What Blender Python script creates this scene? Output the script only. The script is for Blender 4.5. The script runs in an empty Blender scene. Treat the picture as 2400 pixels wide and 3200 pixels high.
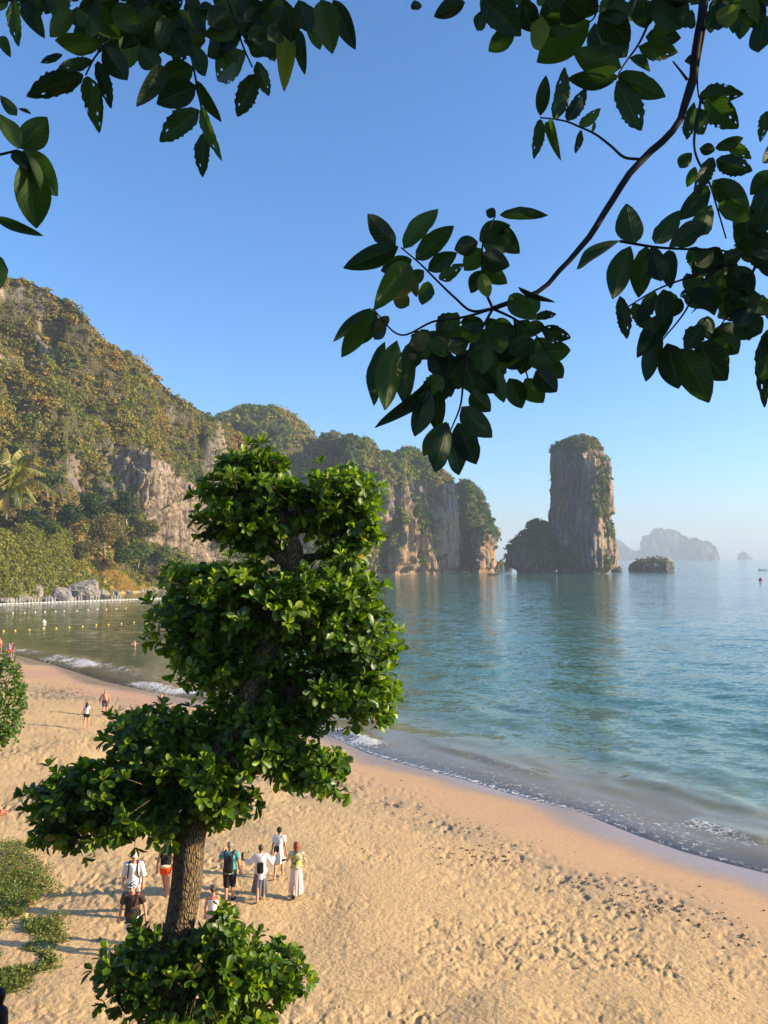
import bpy, bmesh, math, random
import numpy as np
from mathutils import Vector, Matrix

random.seed(7)
RNG = np.random.default_rng(7)
SC = bpy.context.scene
COL = SC.collection

# ------------------------------------------------------------------ camera
CAM_Z = 12.0
FPX = 2400.0
PITCH = math.atan(143.0 / FPX)
cam_d = bpy.data.cameras.new('camera')
cam = bpy.data.objects.new('camera', cam_d)
COL.objects.link(cam)
cam.location = (0, 0, CAM_Z)
cam.rotation_euler = (math.pi / 2 + PITCH, 0, 0)
cam_d.sensor_fit = 'VERTICAL'
cam_d.sensor_height = 24.0
cam_d.lens = 24.0 * FPX / 3200.0
cam_d.clip_start = 0.05
cam_d.clip_end = 30000
SC.camera = cam

# ------------------------------------------------------------------ sky, sun, exposure
SUN_EL = math.radians(20.0)
SUN_AZ = (0.99, -0.06)                 # direction towards the sun in plan (x right, y away)
sun_dir = Vector((SUN_AZ[0], SUN_AZ[1], 0)).normalized() * math.cos(SUN_EL) + Vector((0, 0, math.sin(SUN_EL)))
W = bpy.data.worlds.new('World')
SC.world = W
W.use_nodes = True
wn = W.node_tree
bg = wn.nodes['Background']
sky = wn.nodes.new('ShaderNodeTexSky')
sky.sky_type = 'NISHITA'
sky.sun_disc = False
sky.sun_elevation = SUN_EL
sky.sun_rotation = math.atan2(SUN_AZ[0], SUN_AZ[1])
sky.altitude = 0
sky.air_density = 1.0
sky.dust_density = 1.4
sky.ozone_density = 6.0
hsv = wn.nodes.new('ShaderNodeHueSaturation')
hsv.inputs['Saturation'].default_value = 1.08
wn.links.new(sky.outputs[0], hsv.inputs['Color'])
wn.links.new(hsv.outputs[0], bg.inputs[0])
bg.inputs[1].default_value = 0.132
sl = bpy.data.lights.new('sun', 'SUN')
sl.energy = 5.0
sl.angle = math.radians(0.5)
sl.color = (1.0, 0.79, 0.52)
so = bpy.data.objects.new('sun', sl)
COL.objects.link(so)
so.location = sun_dir * 50
so.rotation_euler = (-sun_dir).to_track_quat('-Z', 'Y').to_euler()
SC.view_settings.view_transform = 'Standard'
SC.view_settings.look = 'None'
SC.view_settings.gamma = 1
SC.view_settings.use_curve_mapping = False
SC.view_settings.exposure = 1.12
SC.render.engine = 'CYCLES'
cy = SC.cycles
cy.use_denoising = True
cy.max_bounces = 5
cy.diffuse_bounces = 2
cy.glossy_bounces = 2
cy.transmission_bounces = 3
cy.transparent_max_bounces = 6
cy.volume_bounces = 0
cy.sample_clamp_indirect = 4
cy.caustics_reflective = False
cy.caustics_refractive = False

# ------------------------------------------------------------------ helpers
def ray(px, py):
    xc = (px - 1200.0) / FPX
    yc = -(py - 1600.0) / FPX
    c, s = math.cos(PITCH), math.sin(PITCH)
    return np.array([xc, c - yc * s, s + yc * c])

def at(px, py, Y):
    d = ray(px, py)
    return np.array([0, 0, CAM_Z]) + d * (Y / d[1])

def at_z(px, py, z):
    d = ray(px, py)
    return np.array([0, 0, CAM_Z]) + d * ((z - CAM_Z) / d[2])

def smooth(a, b, x):
    t = np.clip((x - a) / (b - a), 0, 1)
    return t * t * (3 - 2 * t)

def _hash(ix, iy, iz, seed):
    h = (ix.astype(np.uint32) * np.uint32(374761393)) ^ (iy.astype(np.uint32) * np.uint32(668265263)) ^ (iz.astype(np.uint32) * np.uint32(2246822519)) ^ np.uint32((seed * 3266489917) & 0xffffffff)
    h = (h ^ (h >> np.uint32(15))) * np.uint32(2246822519)
    h = (h ^ (h >> np.uint32(13))) * np.uint32(3266489917)
    h = h ^ (h >> np.uint32(16))
    return h.astype(np.float32) * np.float32(2.0 / 4294967295.0) - 1

def vn3(P, seed=0):
    P = np.asarray(P, dtype=np.float32)
    i = np.floor(P).astype(np.int64)
    f = P - i
    f = f * f * f * (f * (f * 6 - 15) + 10)
    i = (i & 0xffffffff)
    r = 0
    for dx in (0, 1):
        wx = f[:, 0] if dx else 1 - f[:, 0]
        for dy in (0, 1):
            wy = wx * (f[:, 1] if dy else 1 - f[:, 1])
            for dz in (0, 1):
                r = r + wy * (f[:, 2] if dz else 1 - f[:, 2]) * _hash(i[:, 0] + dx, i[:, 1] + dy, i[:, 2] + dz, seed)
    return r

def vn2(P, seed=0):
    P = np.asarray(P, dtype=np.float64)
    i = np.floor(P).astype(np.int64)
    f = P - i
    f = f * f * f * (f * (f * 6 - 15) + 10)
    i = (i & 0xffffffff)
    z = np.zeros(len(P), dtype=np.int64)
    r = 0
    for dx in (0, 1):
        wx = f[:, 0] if dx else 1 - f[:, 0]
        for dy in (0, 1):
            r = r + wx * (f[:, 1] if dy else 1 - f[:, 1]) * _hash(i[:, 0] + dx, i[:, 1] + dy, z, seed)
    return r

def fbm3(P, oct=4, seed=0, gain=0.5):
    P = np.asarray(P, dtype=np.float32)
    a, r, s = 1.0, 0, 0
    for o in range(oct):
        r = r + a * vn3(P + o * 17.3, seed + o)
        s += a; a *= gain; P = P * 2.03
    return r / s

def fbm2(P, oct=4, seed=0, gain=0.5):
    P = np.asarray(P, dtype=np.float64)
    a, r, s = 1.0, 0, 0
    for o in range(oct):
        r = r + a * vn2(P + o * 17.3, seed + o)
        s += a; a *= gain; P = P * 2.03
    return r / s

def mesh_np(name, V, F, mat=None, sm=True, attrs=None, uv=None):
    """V (n,3), F list of index arrays (m,3) or (m,4)."""
    me = bpy.data.meshes.new(name)
    if not isinstance(F, (list, tuple)):
        F = [F]
    F = [np.asarray(f, dtype=np.int32) for f in F if len(f)]
    V = np.asarray(V, dtype=np.float32)
    me.vertices.add(len(V))
    me.vertices.foreach_set('co', V.ravel())
    li = np.concatenate([f.ravel() for f in F])
    tot = np.concatenate([np.full(len(f), f.shape[1], dtype=np.int32) for f in F])
    st = np.concatenate([[0], np.cumsum(tot)[:-1]]).astype(np.int32)
    me.loops.add(len(li))
    me.loops.foreach_set('vertex_index', li)
    me.polygons.add(len(tot))
    me.polygons.foreach_set('loop_start', st)
    me.polygons.foreach_set('loop_total', tot)
    me.polygons.foreach_set('use_smooth', np.full(len(tot), sm, dtype=bool))
    if uv is not None:
        l = me.uv_layers.new(name='UVMap')
        l.data.foreach_set('uv', np.asarray(uv, dtype=np.float32)[li].ravel())
    for k, (tp, data) in (attrs or {}).items():
        a = me.attributes.new(k, tp, 'POINT')
        data = np.asarray(data, dtype=np.float32)
        if tp == 'FLOAT_COLOR':
            if data.shape[1] == 3:
                data = np.concatenate([data, np.ones((len(data), 1), np.float32)], 1)
            a.data.foreach_set('color', data.ravel())
        else:
            a.data.foreach_set('value', data.ravel())
    me.update(calc_edges=True)
    if mat:
        me.materials.append(mat)
    return me

def link(name, me, parent=None, loc=None):
    o = bpy.data.objects.new(name, me)
    COL.objects.link(o)
    if parent:
        o.parent = parent
    if loc is not None:
        o.location = loc
    return o

def tag(o, label=None, cat=None, group=None, kind=None):
    if label: o['label'] = label
    if cat: o['category'] = cat
    if group: o['group'] = group
    if kind: o['kind'] = kind
    return o

def empty(name, loc, label=None, cat=None, group=None, kind=None):
    o = bpy.data.objects.new(name, None)
    COL.objects.link(o)
    o.location = loc
    o.empty_display_size = 0.2
    return tag(o, label, cat, group, kind)

def child(name, V, F, mat, parent, **kw):
    """mesh given in world coordinates, stored relative to an unrotated parent"""
    V = np.asarray(V, dtype=np.float64) - np.array(parent.location)
    return link(name, mesh_np(name, V, F, mat, **kw), parent)

def grid_faces(nu, nv, wrap=False):
    """vertex index = i*nv + j"""
    i = np.arange(nu if wrap else nu - 1)[:, None]
    j = np.arange(nv - 1)[None, :]
    i2 = (i + 1) % nu
    a = i * nv + j; b = i2 * nv + j; c = i2 * nv + j + 1; d = i * nv + j + 1
    return np.stack([a, b, c, d], -1).reshape(-1, 4)

def tube(points, radii, seg=8, cap=True, wob=0, seed=0):
    P = np.asarray(points, dtype=np.float64)
    n = len(P)
    R = np.broadcast_to(np.asarray(radii, dtype=np.float64), (n,))
    T = np.gradient(P, axis=0)
    T /= np.linalg.norm(T, axis=1)[:, None] + 1e-9
    ref = np.array([0, 0, 1.0]) if abs(T[0, 2]) < 0.8 else np.array([0, 1.0, 0])
    V = []
    for k in range(n):
        a = np.cross(T[k], ref); a /= np.linalg.norm(a) + 1e-9
        b = np.cross(T[k], a)
        ref = -np.cross(T[k], a) if False else ref
        th = np.arange(seg) / seg * 2 * math.pi
        rr = R[k] * (1 + (wob * vn2(np.stack([th * 1.3, np.full(seg, k * 0.35)], 1), seed) if wob else 0))
        V.append(P[k] + (np.cos(th) * rr)[:, None] * a + (np.sin(th) * rr)[:, None] * b)
    V = np.concatenate(V)
    i = np.arange(n - 1)[:, None]; j = np.arange(seg)[None, :]
    j2 = (j + 1) % seg
    F = np.stack([i * seg + j, i * seg + j2, (i + 1) * seg + j2, (i + 1) * seg + j], -1).reshape(-1, 4)
    Fs = [F]
    if cap:
        V = np.concatenate([V, P[:1], P[-1:]])
        a, b = n * seg, n * seg + 1
        jj = np.arange(seg); jj2 = (jj + 1) % seg
        Fs.append(np.stack([np.full(seg, a), jj2, jj], -1))
        Fs.append(np.stack([np.full(seg, b), (n - 1) * seg + jj, (n - 1) * seg + jj2], -1))
    return V, Fs

def merge(parts):
    Vs, Q, T, off = [], [], [], 0
    for V, Fs in parts:
        Vs.append(V)
        for f in Fs if isinstance(Fs, (list, tuple)) else [Fs]:
            f = np.asarray(f)
            if len(f) == 0: continue
            (Q if f.shape[1] == 4 else T).append(f + off)
        off += len(V)
    F = []
    if Q: F.append(np.concatenate(Q))
    if T: F.append(np.concatenate(T))
    return np.concatenate(Vs), F

def spline(pts, n):
    P = np.asarray(pts, dtype=np.float64)
    t = np.concatenate([[0], np.cumsum(np.linalg.norm(np.diff(P, axis=0), axis=1))])
    m = len(P)
    tt = np.linspace(0, t[-1], n)
    D = np.gradient(P, t, axis=0)
    k = np.clip(np.searchsorted(t, tt) - 1, 0, m - 2)
    h = (t[k + 1] - t[k])[:, None]
    s = ((tt - t[k])[:, None]) / h
    return (2 * s**3 - 3 * s**2 + 1) * P[k] + (s**3 - 2 * s**2 + s) * h * D[k] + (-2 * s**3 + 3 * s**2) * P[k + 1] + (s**3 - s**2) * h * D[k + 1]

# ------------------------------------------------------------------ materials
class M:
    def __init__(s, name):
        s.m = bpy.data.materials.new(name)
        s.m.use_nodes = True
        s.nt = s.m.node_tree
        s.b = s.nt.nodes['Principled BSDF']
        s.out = s.nt.nodes['Material Output']
    def n(s, t, **kw):
        x = s.nt.nodes.new(t)
        for k, v in kw.items(): setattr(x, k, v)
        return x
    def l(s, a, b): s.nt.links.new(a, b)
    def set(s, node, key, v):
        if hasattr(v, 'is_output') or hasattr(v, 'links'): s.l(v, node.inputs[key])
        else: node.inputs[key].default_value = v
    def attr(s, name, out='Color'):
        return s.n('ShaderNodeAttribute', attribute_name=name).outputs[out]
    def coord(s, scale=(1, 1, 1), out='Object'):
        tc = s.n('ShaderNodeTexCoord'); mp = s.n('ShaderNodeMapping')
        s.l(tc.outputs[out], mp.inputs[0]); mp.inputs['Scale'].default_value = scale
        return mp.outputs[0]
    def noise(s, vec, scale, detail=4, rough=0.55, dist=0, out=0):
        x = s.n('ShaderNodeTexNoise')
        if vec is not None: s.l(vec, x.inputs['Vector'])
        x.inputs['Scale'].default_value = scale; x.inputs['Detail'].default_value = detail
        x.inputs['Roughness'].default_value = rough; x.inputs['Distortion'].default_value = dist
        return x.outputs[out]
    def ramp(s, fac, stops):
        x = s.n('ShaderNodeValToRGB'); s.l(fac, x.inputs[0])
        e = x.color_ramp.elements
        while len(e) < len(stops): e.new(0.5)
        for i, (p, c) in enumerate(stops):
            e[i].position = p
            e[i].color = (c, c, c, 1) if isinstance(c, (int, float)) else (*c, 1)
        return x.outputs[0]
    def mix(s, fac, a, b, mode='MIX'):
        x = s.n('ShaderNodeMix', data_type='RGBA', blend_type=mode)
        for k, v in ((0, fac), (6, a), (7, b)):
            if isinstance(v, tuple): x.inputs[k].default_value = (*v, 1)
            elif isinstance(v, (int, float)): x.inputs[k].default_value = v
            else: s.l(v, x.inputs[k])
        return x.outputs[2]
    def math(s, op, a, b=0.0, c=None, clamp=False):
        x = s.n('ShaderNodeMath', operation=op, use_clamp=clamp)
        for k, v in enumerate((a, b) if c is None else (a, b, c)):
            if isinstance(v, (int, float)): x.inputs[k].default_value = v
            else: s.l(v, x.inputs[k])
        return x.outputs[0]
    def bump(s, h, dist, strength=1.0, normal=None):
        x = s.n('ShaderNodeBump'); s.l(h, x.inputs['Height'])
        x.inputs['Distance'].default_value = dist; x.inputs['Strength'].default_value = strength
        if normal is not None: s.l(normal, x.inputs['Normal'])
        return x.outputs[0]

def plain(name, col, rough=0.7, var=0.12, scale=25, spec=0.3):
    a = M(name)
    f = a.noise(a.coord(), scale, 3)
    dk = tuple(c * (1 - var) for c in col); lt = tuple(min(1, c * (1 + var)) for c in col)
    a.l(a.mix(f, dk, lt), a.b.inputs['Base Color'])
    a.b.inputs['Roughness'].default_value = rough
    a.b.inputs['Specular IOR Level'].default_value = spec
    return a.m

# sand
a = M('sand')
co = a.coord()
g = a.noise(co, 6.0, 5, 0.65)
g2 = a.noise(co, 60.0, 3, 0.6)
c = a.mix(a.ramp(g, [(0.3, 0.72), (0.7, 1.12)]), (0, 0, 0), a.attr('col'), 'MULTIPLY')
c = a.mix(1.0, a.attr('col'), a.ramp(g, [(0.3, 0.8), (0.72, 1.0)]), 'MULTIPLY')
c = a.mix(0.35, c, a.ramp(g2, [(0.25, 0.55), (0.7, 1.0)]), 'MULTIPLY')
a.l(c, a.b.inputs['Base Color'])
wet = a.attr('wet', 'Fac')
a.l(a.ramp(wet, [(0.0, 0.9), (1.0, 0.22)]), a.b.inputs['Roughness'])
a.l(a.ramp(wet, [(0.0, 0.1), (1.0, 0.5)]), a.b.inputs['Specular IOR Level'])
hb = a.noise(co, 9.0, 5, 0.6)
rg = a.attr('rug', 'Fac')
a.l(a.bump(a.math('MULTIPLY', hb, rg), 0.045), a.b.inputs['Normal'])
SAND = a.m

# limestone
def limestone(name, base=(0.35, 0.30, 0.25), stain=(0.55, 0.33, 0.17), pale=(0.62, 0.50, 0.38), stain_lo=0.56, dark=(0.055, 0.055, 0.055)):
    a = M(name)
    co = a.coord()
    st = a.noise(a.coord((1, 1, 0.10)), 0.55, 6, 0.65, 0.4)      # vertical streaks
    bl = a.noise(a.coord((1, 1, 0.45)), 0.07, 5, 0.6, 0.6)       # big stains
    fine = a.noise(a.coord((1, 1, 0.3)), 2.2, 5, 0.65)
    c = a.ramp(st, [(0.34, dark), (0.47, tuple(x * 0.72 for x in base)), (0.58, base), (0.75, pale)])
    c2 = a.ramp(st, [(0.30, tuple(x * 0.35 for x in stain)), (0.5, stain), (0.72, pale)])
    bl = a.math('ADD', bl, a.math('MULTIPLY', a.attr('stain', 'Fac'), 0.22))
    c = a.mix(a.ramp(bl, [(stain_lo, 0.0), (stain_lo + 0.14, 1.0)]), c, c2)
    c3_ = a.ramp(st, [(0.36, (0.075, 0.065, 0.055)), (0.47, (0.37, 0.285, 0.205)), (0.56, (0.60, 0.47, 0.34)), (0.72, (0.76, 0.62, 0.46))])
    c = a.mix(a.math('MULTIPLY', a.attr('pale', 'Fac'), a.ramp(bl, [(0.42, 1.0), (0.66, 0.35)])), c, c3_)
    c = a.mix(0.55, c, a.ramp(fine, [(0.3, 0.45), (0.65, 1.0)]), 'MULTIPLY')
    cover = a.attr('veg', 'Fac')
    gn = a.noise(co, 0.5, 4, 0.6)
    c = a.mix(cover, c, a.ramp(gn, [(0.3, (0.035, 0.045, 0.014)), (0.5, (0.085, 0.08, 0.03)), (0.7, (0.15, 0.11, 0.05))]))
    a.l(c, a.b.inputs['Base Color'])
    a.b.inputs['Roughness'].default_value = 0.9
    a.b.inputs['Specular IOR Level'].default_value = 0.15
    h = a.math('ADD', a.math('MULTIPLY', st, 1.4), fine)
    a.l(a.bump(h, 1.5), a.b.inputs['Normal'])
    return a.m
ROCK = limestone('limestone')
ROCK_DARK = limestone('limestone_grey', base=(0.165, 0.155, 0.15), stain=(0.50, 0.33, 0.20), pale=(0.46, 0.39, 0.32), stain_lo=0.60, dark=(0.05, 0.05, 0.052))

a = M('boulder_rock')
co = a.coord()
bn = a.noise(co, 1.6, 6, 0.65)
c = a.ramp(bn, [(0.3, (0.09, 0.085, 0.08)), (0.5, (0.24, 0.215, 0.19)), (0.7, (0.38, 0.33, 0.28))])
a.l(c, a.b.inputs['Base Color']); a.b.inputs['Roughness'].default_value = 0.88
a.l(a.bump(bn, 0.25), a.b.inputs['Normal'])
BOULDER = a.m

def leaf_mat(name, gloss=0.4, trans=0.35, veins=True, tint=(1, 1, 1), spec=0.4, obj_rand=False, base=None, vein_k=9.0, tcol=(1.25, 1.5, 0.45)):
    """leaf colour from the 'col' attribute; light passes through"""
    a = M(name)
    if base is None:
        c = a.attr('col')
    else:
        oi = a.n('ShaderNodeObjectInfo').outputs['Random']
        c = a.ramp(oi, [(i / (len(base) - 1), b) for i, b in enumerate(base)])
    if veins:
        uv = a.n('ShaderNodeUVMap').outputs[0]
        sep = a.n('ShaderNodeSeparateXYZ'); a.l(uv, sep.inputs[0])
        yy = a.math('ABSOLUTE', a.math('SUBTRACT', sep.outputs[1], 0.5))
        ph = a.math('MULTIPLY', a.math('SUBTRACT', sep.outputs[0], a.math('MULTIPLY', yy, 0.55)), vein_k * 6.283)
        v = a.math('POWER', a.math('ABSOLUTE', a.math('COSINE', a.math('MULTIPLY', ph, 0.5))), 14)
        mid = a.ramp(yy, [(0.0, 1.0), (0.05, 0.0)])
        vm = a.math('MAXIMUM', a.math('MULTIPLY', v, 0.45), mid)
        c = a.mix(a.math('MULTIPLY', vm, 0.25), c, (0.13, 0.17, 0.05))
        a.l(a.bump(a.math('SUBTRACT', 1.0, vm), 0.001), a.b.inputs['Normal'])
    a.l(c, a.b.inputs['Base Color'])
    a.b.inputs['Roughness'].default_value = gloss
    a.b.inputs['Specular IOR Level'].default_value = spec
    t = a.n('ShaderNodeBsdfTranslucent')
    a.l(a.mix(1.0, c, tuple(tcol), 'MULTIPLY'), t.inputs[0])
    mx = a.n('ShaderNodeMixShader'); mx.inputs[0].default_value = trans
    a.l(a.b.outputs[0], mx.inputs[1]); a.l(t.outputs[0], mx.inputs[2]); a.l(mx.outputs[0], a.out.inputs[0])
    return a.m
FOLIAGE = leaf_mat('hillside_foliage', 0.75, 0.25, veins=False, spec=0.1)
ALMOND = leaf_mat('glossy_leaf', 0.36, 0.38, spec=0.4, tcol=(1.7, 1.7, 0.4))
ALMOND_OBJ = leaf_mat('glossy_leaf_single', 0.36, 0.38, spec=0.4, tcol=(1.7, 1.7, 0.4), base=[(0.030, 0.072, 0.006), (0.060, 0.13, 0.008), (0.13, 0.23, 0.010), (0.28, 0.37, 0.016)])
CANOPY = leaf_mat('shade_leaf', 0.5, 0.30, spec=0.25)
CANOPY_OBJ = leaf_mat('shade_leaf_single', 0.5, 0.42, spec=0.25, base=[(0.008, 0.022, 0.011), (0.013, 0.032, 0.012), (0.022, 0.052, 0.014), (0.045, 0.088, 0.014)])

a = M('bark')
co = a.coord((1, 1, 0.28))
v = a.n('ShaderNodeTexVoronoi', feature='DISTANCE_TO_EDGE'); a.l(co, v.inputs['Vector']); v.inputs['Scale'].default_value = 38
nb = a.noise(co, 22, 5, 0.7)
h = a.math('ADD', a.ramp(v.outputs[0], [(0.0, 0.0), (0.25, 1.0)]), nb)
a.l(a.ramp(h, [(0.3, (0.016, 0.010, 0.006)), (0.7, (0.095, 0.062, 0.030)), (1.05, (0.23, 0.155, 0.075))]), a.b.inputs['Base Color'])
a.b.inputs['Roughness'].default_value = 0.9
a.l(a.bump(h, 0.03), a.b.inputs['Normal'])
BARK = a.m
TWIG = plain('twig_bark', (0.014, 0.012, 0.012), 0.85, 0.4, 40)

# sea water
a = M('sea_water')
co = a.coord()
dep = a.attr('depth', 'Fac')
dn = a.ramp(a.math('MULTIPLY', dep, 0.2, clamp=True), [(0.0, (0.44, 0.35, 0.22)), (0.06, (0.30, 0.27, 0.155)), (0.15, (0.115, 0.185, 0.125)), (0.42, (0.060, 0.150, 0.094)), (1.0, (0.044, 0.122, 0.080))])
pn = a.noise(a.coord((1, 0.35, 1)), 0.03, 3, 0.5)
dn = a.mix(a.ramp(pn, [(0.35, 0.0), (0.65, 0.3)]), dn, (0.012, 0.066, 0.066))
a.l(dn, a.b.inputs['Base Color'])
a.b.inputs['Roughness'].default_value = 0.06
a.b.inputs['IOR'].default_value = 1.33
a.b.inputs['Specular IOR Level'].default_value = 0.4
cd = a.attr('calm', 'Fac')
def slope(scale, sx, sy, amp, det, rot=0.35):
    '''random wave slopes from the colour channels of a noise'''
    tc = a.n('ShaderNodeTexCoord'); mp = a.n('ShaderNodeMapping'); a.l(tc.outputs['Object'], mp.inputs[0])
    mp.inputs['Scale'].default_value = (sx, sy, 1); mp.inputs['Rotation'].default_value = (0, 0, rot)
    v = a.n('ShaderNodeVectorMath', operation='SUBTRACT'); a.l(a.noise(mp.outputs[0], scale, det, 0.6, 0.3, 1), v.inputs[0]); v.inputs[1].default_value = (0.5, 0.5, 0.5)
    w = a.n('ShaderNodeVectorMath', operation='MULTIPLY'); a.l(v.outputs[0], w.inputs[0]); w.inputs[1].default_value = (amp * 0.6, amp, 0)
    return w.outputs[0]
def vadd(p_, q_):
    v = a.n('ShaderNodeVectorMath', operation='ADD'); a.l(p_, v.inputs[0]); a.l(q_, v.inputs[1]); return v.outputs[0]
sv = vadd(vadd(slope(2.6, 1.0, 1.9, 0.66, 3), slope(0.8, 1.0, 2.2, 0.62, 2)), slope(0.2, 1.0, 2.6, 0.34, 2))
gust = a.ramp(a.noise(a.coord((1, 0.5, 1)), 0.018, 3, 0.6), [(0.3, 0.55), (0.7, 1.15)])
sc_ = a.n('ShaderNodeVectorMath', operation='SCALE'); a.l(sv, sc_.inputs[0]); a.l(a.math('MULTIPLY', cd, gust), sc_.inputs['Scale'])
ge = a.n('ShaderNodeNewGeometry')
nv_ = a.n('ShaderNodeVectorMath', operation='NORMALIZE'); a.l(vadd(ge.outputs['Normal'], sc_.outputs[0]), nv_.inputs[0])
a.l(nv_.outputs[0], a.b.inputs['Normal'])
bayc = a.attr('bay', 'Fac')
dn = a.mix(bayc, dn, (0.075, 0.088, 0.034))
a.l(dn, a.b.inputs['Base Color'])
tr = a.n('ShaderNodeBsdfTransparent'); tr.inputs[0].default_value = (0.93, 0.95, 0.9, 1)
gl = a.n('ShaderNodeBsdfGlossy'); gl.inputs['Roughness'].default_value = 0.08
fr = a.n('ShaderNodeFresnel'); fr.inputs[0].default_value = 1.33
shal = a.n('ShaderNodeMixShader'); a.l(fr.outputs[0], shal.inputs[0]); a.l(tr.outputs[0], shal.inputs[1]); a.l(gl.outputs[0], shal.inputs[2])
m1 = a.n('ShaderNodeMixShader')
a.l(a.ramp(dep, [(0.0, 0.12), (0.12, 0.5), (0.6, 1.0)]), m1.inputs[0])
a.l(shal.outputs[0], m1.inputs[1]); a.l(a.b.outputs[0], m1.inputs[2])
fo = a.n('ShaderNodeBsdfDiffuse'); fo.inputs[0].default_value = (0.66, 0.64, 0.60, 1)
vo = a.n('ShaderNodeTexVoronoi', feature='DISTANCE_TO_EDGE'); vo.inputs['Scale'].default_value = 4.6
wob = a.n('ShaderNodeMix', data_type='VECTOR'); wob.inputs[0].default_value = 0.22
a.l(co, wob.inputs[4]); a.l(a.noise(co, 2.2, 4, 0.6, 0, 1), wob.inputs[5]); a.l(wob.outputs[1], vo.inputs['Vector'])
fa = a.attr('foam', 'Fac')
lace = a.math('SUBTRACT', a.math('MULTIPLY', fa, 0.34), vo.outputs[0])
fn = a.noise(co, 2.6, 5, 0.7)
lace = a.math('ADD', lace, a.math('MULTIPLY', a.math('SUBTRACT', fn, 0.5), 0.85))
msk = a.math('MULTIPLY', a.ramp(lace, [(0.02, 0.0), (0.2, 0.9)]), a.ramp(fa, [(0.02, 0.0), (0.2, 1.0)]))
m2 = a.n('ShaderNodeMixShader'); a.l(msk, m2.inputs[0]); a.l(m1.outputs[0], m2.inputs[1]); a.l(fo.outputs[0], m2.inputs[2])
a.l(m2.outputs[0], a.out.inputs[0])
WATER = a.m

# ------------------------------------------------------------------ shore and ground
VW = 2400.0 / 1659.0
_shore_px = [(1659, 1884), (1570, 1862), (1480, 1838), (1380, 1803), (1260, 1755), (1200, 1740), (1100, 1712), (1000, 1682), (900, 1657), (800, 1628), (720, 1592), (560, 1545), (420, 1512), (330, 1495), (230, 1472), (130, 1440), (60, 1420), (0, 1408)]
SH = [at_z(x * VW, y * VW, 0.0)[:2] for x, y in _shore_px]
SH = np.array([[70, -60], [48, -10], [33, 10], [24, 20]] + SH + [[-62, 112], [-85, 140], [-112, 168], [-150, 190], [-300, 230], [-2000, 300]])
SH = spline(SH, 160)[:, :2] if False else SH

def shore(X, Y):
    """signed distance to the water's edge (+ on the beach) and place along it"""
    P = np.stack([X, Y], -1)
    best = np.full(len(P), 1e9); sgn = np.ones(len(P)); al = np.zeros(len(P)); acc = 0.0
    for A, B in zip(SH[:-1], SH[1:]):
        d = B - A; L = np.linalg.norm(d); u = d / L
        r = P - A
        t = np.clip(r @ u, 0, L)
        q = r - t[:, None] * u
        dist = np.hypot(q[:, 0], q[:, 1])
        m = dist < best
        cr = u[0] * r[:, 1] - u[1] * r[:, 0]
        best = np.where(m, dist, best); sgn = np.where(m, np.sign(cr), sgn); al = np.where(m, acc + t, al)
        acc += L
    return best * sgn, al

def ground_z(X, Y, d=None):
    if d is None: d, _ = shore(X, Y)
    z = np.interp(d, [-900, -300, -80, -25, -8, -2, 0, 3, 8, 14, 20, 28, 45, 90], [-9, -7, -4.2, -1.9, -0.62, -0.14, 0, 0.20, 0.62, 1.15, 1.62, 1.95, 2.25, 2.6])
    q = Y + 0.1 * X
    b = np.interp(q, [2.6, 5, 8, 11.5], [10.4, 8.2, 4.4, -1.0])
    return np.maximum(z, np.where((np.abs(X) < 60) & (q < 12), b, -99))

def gz(x, y):
    return float(ground_z(np.array([x], float), np.array([y], float))[0])

def on_ground(px, py):
    d = ray(px, py)
    t = np.concatenate([np.arange(12, 40, 0.04), np.arange(40, 200, 0.12)])
    p = np.array([0, 0, CAM_Z]) + d * t[:, None]
    k = np.nonzero(p[:, 2] <= ground_z(p[:, 0], p[:, 1]))[0]
    return p[k[0] if len(k) else -1]

def fan(th_dense, th_coarse, r):
    th = np.concatenate([th_coarse[th_coarse < th_dense[0]], th_dense, th_coarse[th_coarse > th_dense[-1]]])
    TH, R = np.meshgrid(th, r, indexing='ij')
    return (np.sin(TH) * R).ravel(), (np.cos(TH) * R).ravel(), len(th), len(r)

# ground sheet (beach, bank and sea floor in one)
def rows(r0, r1, h, k):
    o = [r0]
    while o[-1] < r1: o.append(o[-1] + o[-1] ** 2 / h * k)
    return o
rr = list(np.linspace(1.0, 14.5, 12)) + rows(15.0, 110, 10.0, 0.00165)
while rr[-1] < 7600: rr.append(min(rr[-1] * 1.16, 7700))
X, Y, nu, nv = fan(np.radians(np.linspace(-28.5, 28.5, 570)), np.radians(np.concatenate([np.linspace(-180, -31, 36), np.linspace(31, 180, 36)])), np.array(rr))
D, AL = shore(X, Y)
Z = ground_z(X, Y, D)
P2 = np.stack([X, Y], 1)
RAD = np.hypot(X, Y)
near = 1 - smooth(90, 140, RAD)
wig = fbm2(P2 * 0.22, 3, 3) * 1.6
P2w = P2 + 0.16 * np.stack([vn2(P2 * 3.3 + 1, 201), vn2(P2 * 3.3 + 7, 202)], 1)
rough = smooth(4.2, 9.0, D + wig) * near
mid = smooth(1.5, 4.5, D + wig) * near
foot = fbm2(P2w * 6.6, 2, 11) + 0.6 * vn2(P2w * 2.6, 12)
pit = smooth(0.12, 0.62, vn2(P2w * 6.8 + 5, 23)) + 0.6 * smooth(0.2, 0.65, vn2(P2w * np.array([10.5, 7.0]) + 9, 29))
patch = smooth(-0.25, 0.35, fbm2(P2 * 0.33, 3, 41))
lump = np.abs(vn2(P2w * 4.8 + 3, 51)) + 0.5 * np.abs(vn2(P2 * 7.9 + 3, 52))
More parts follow.
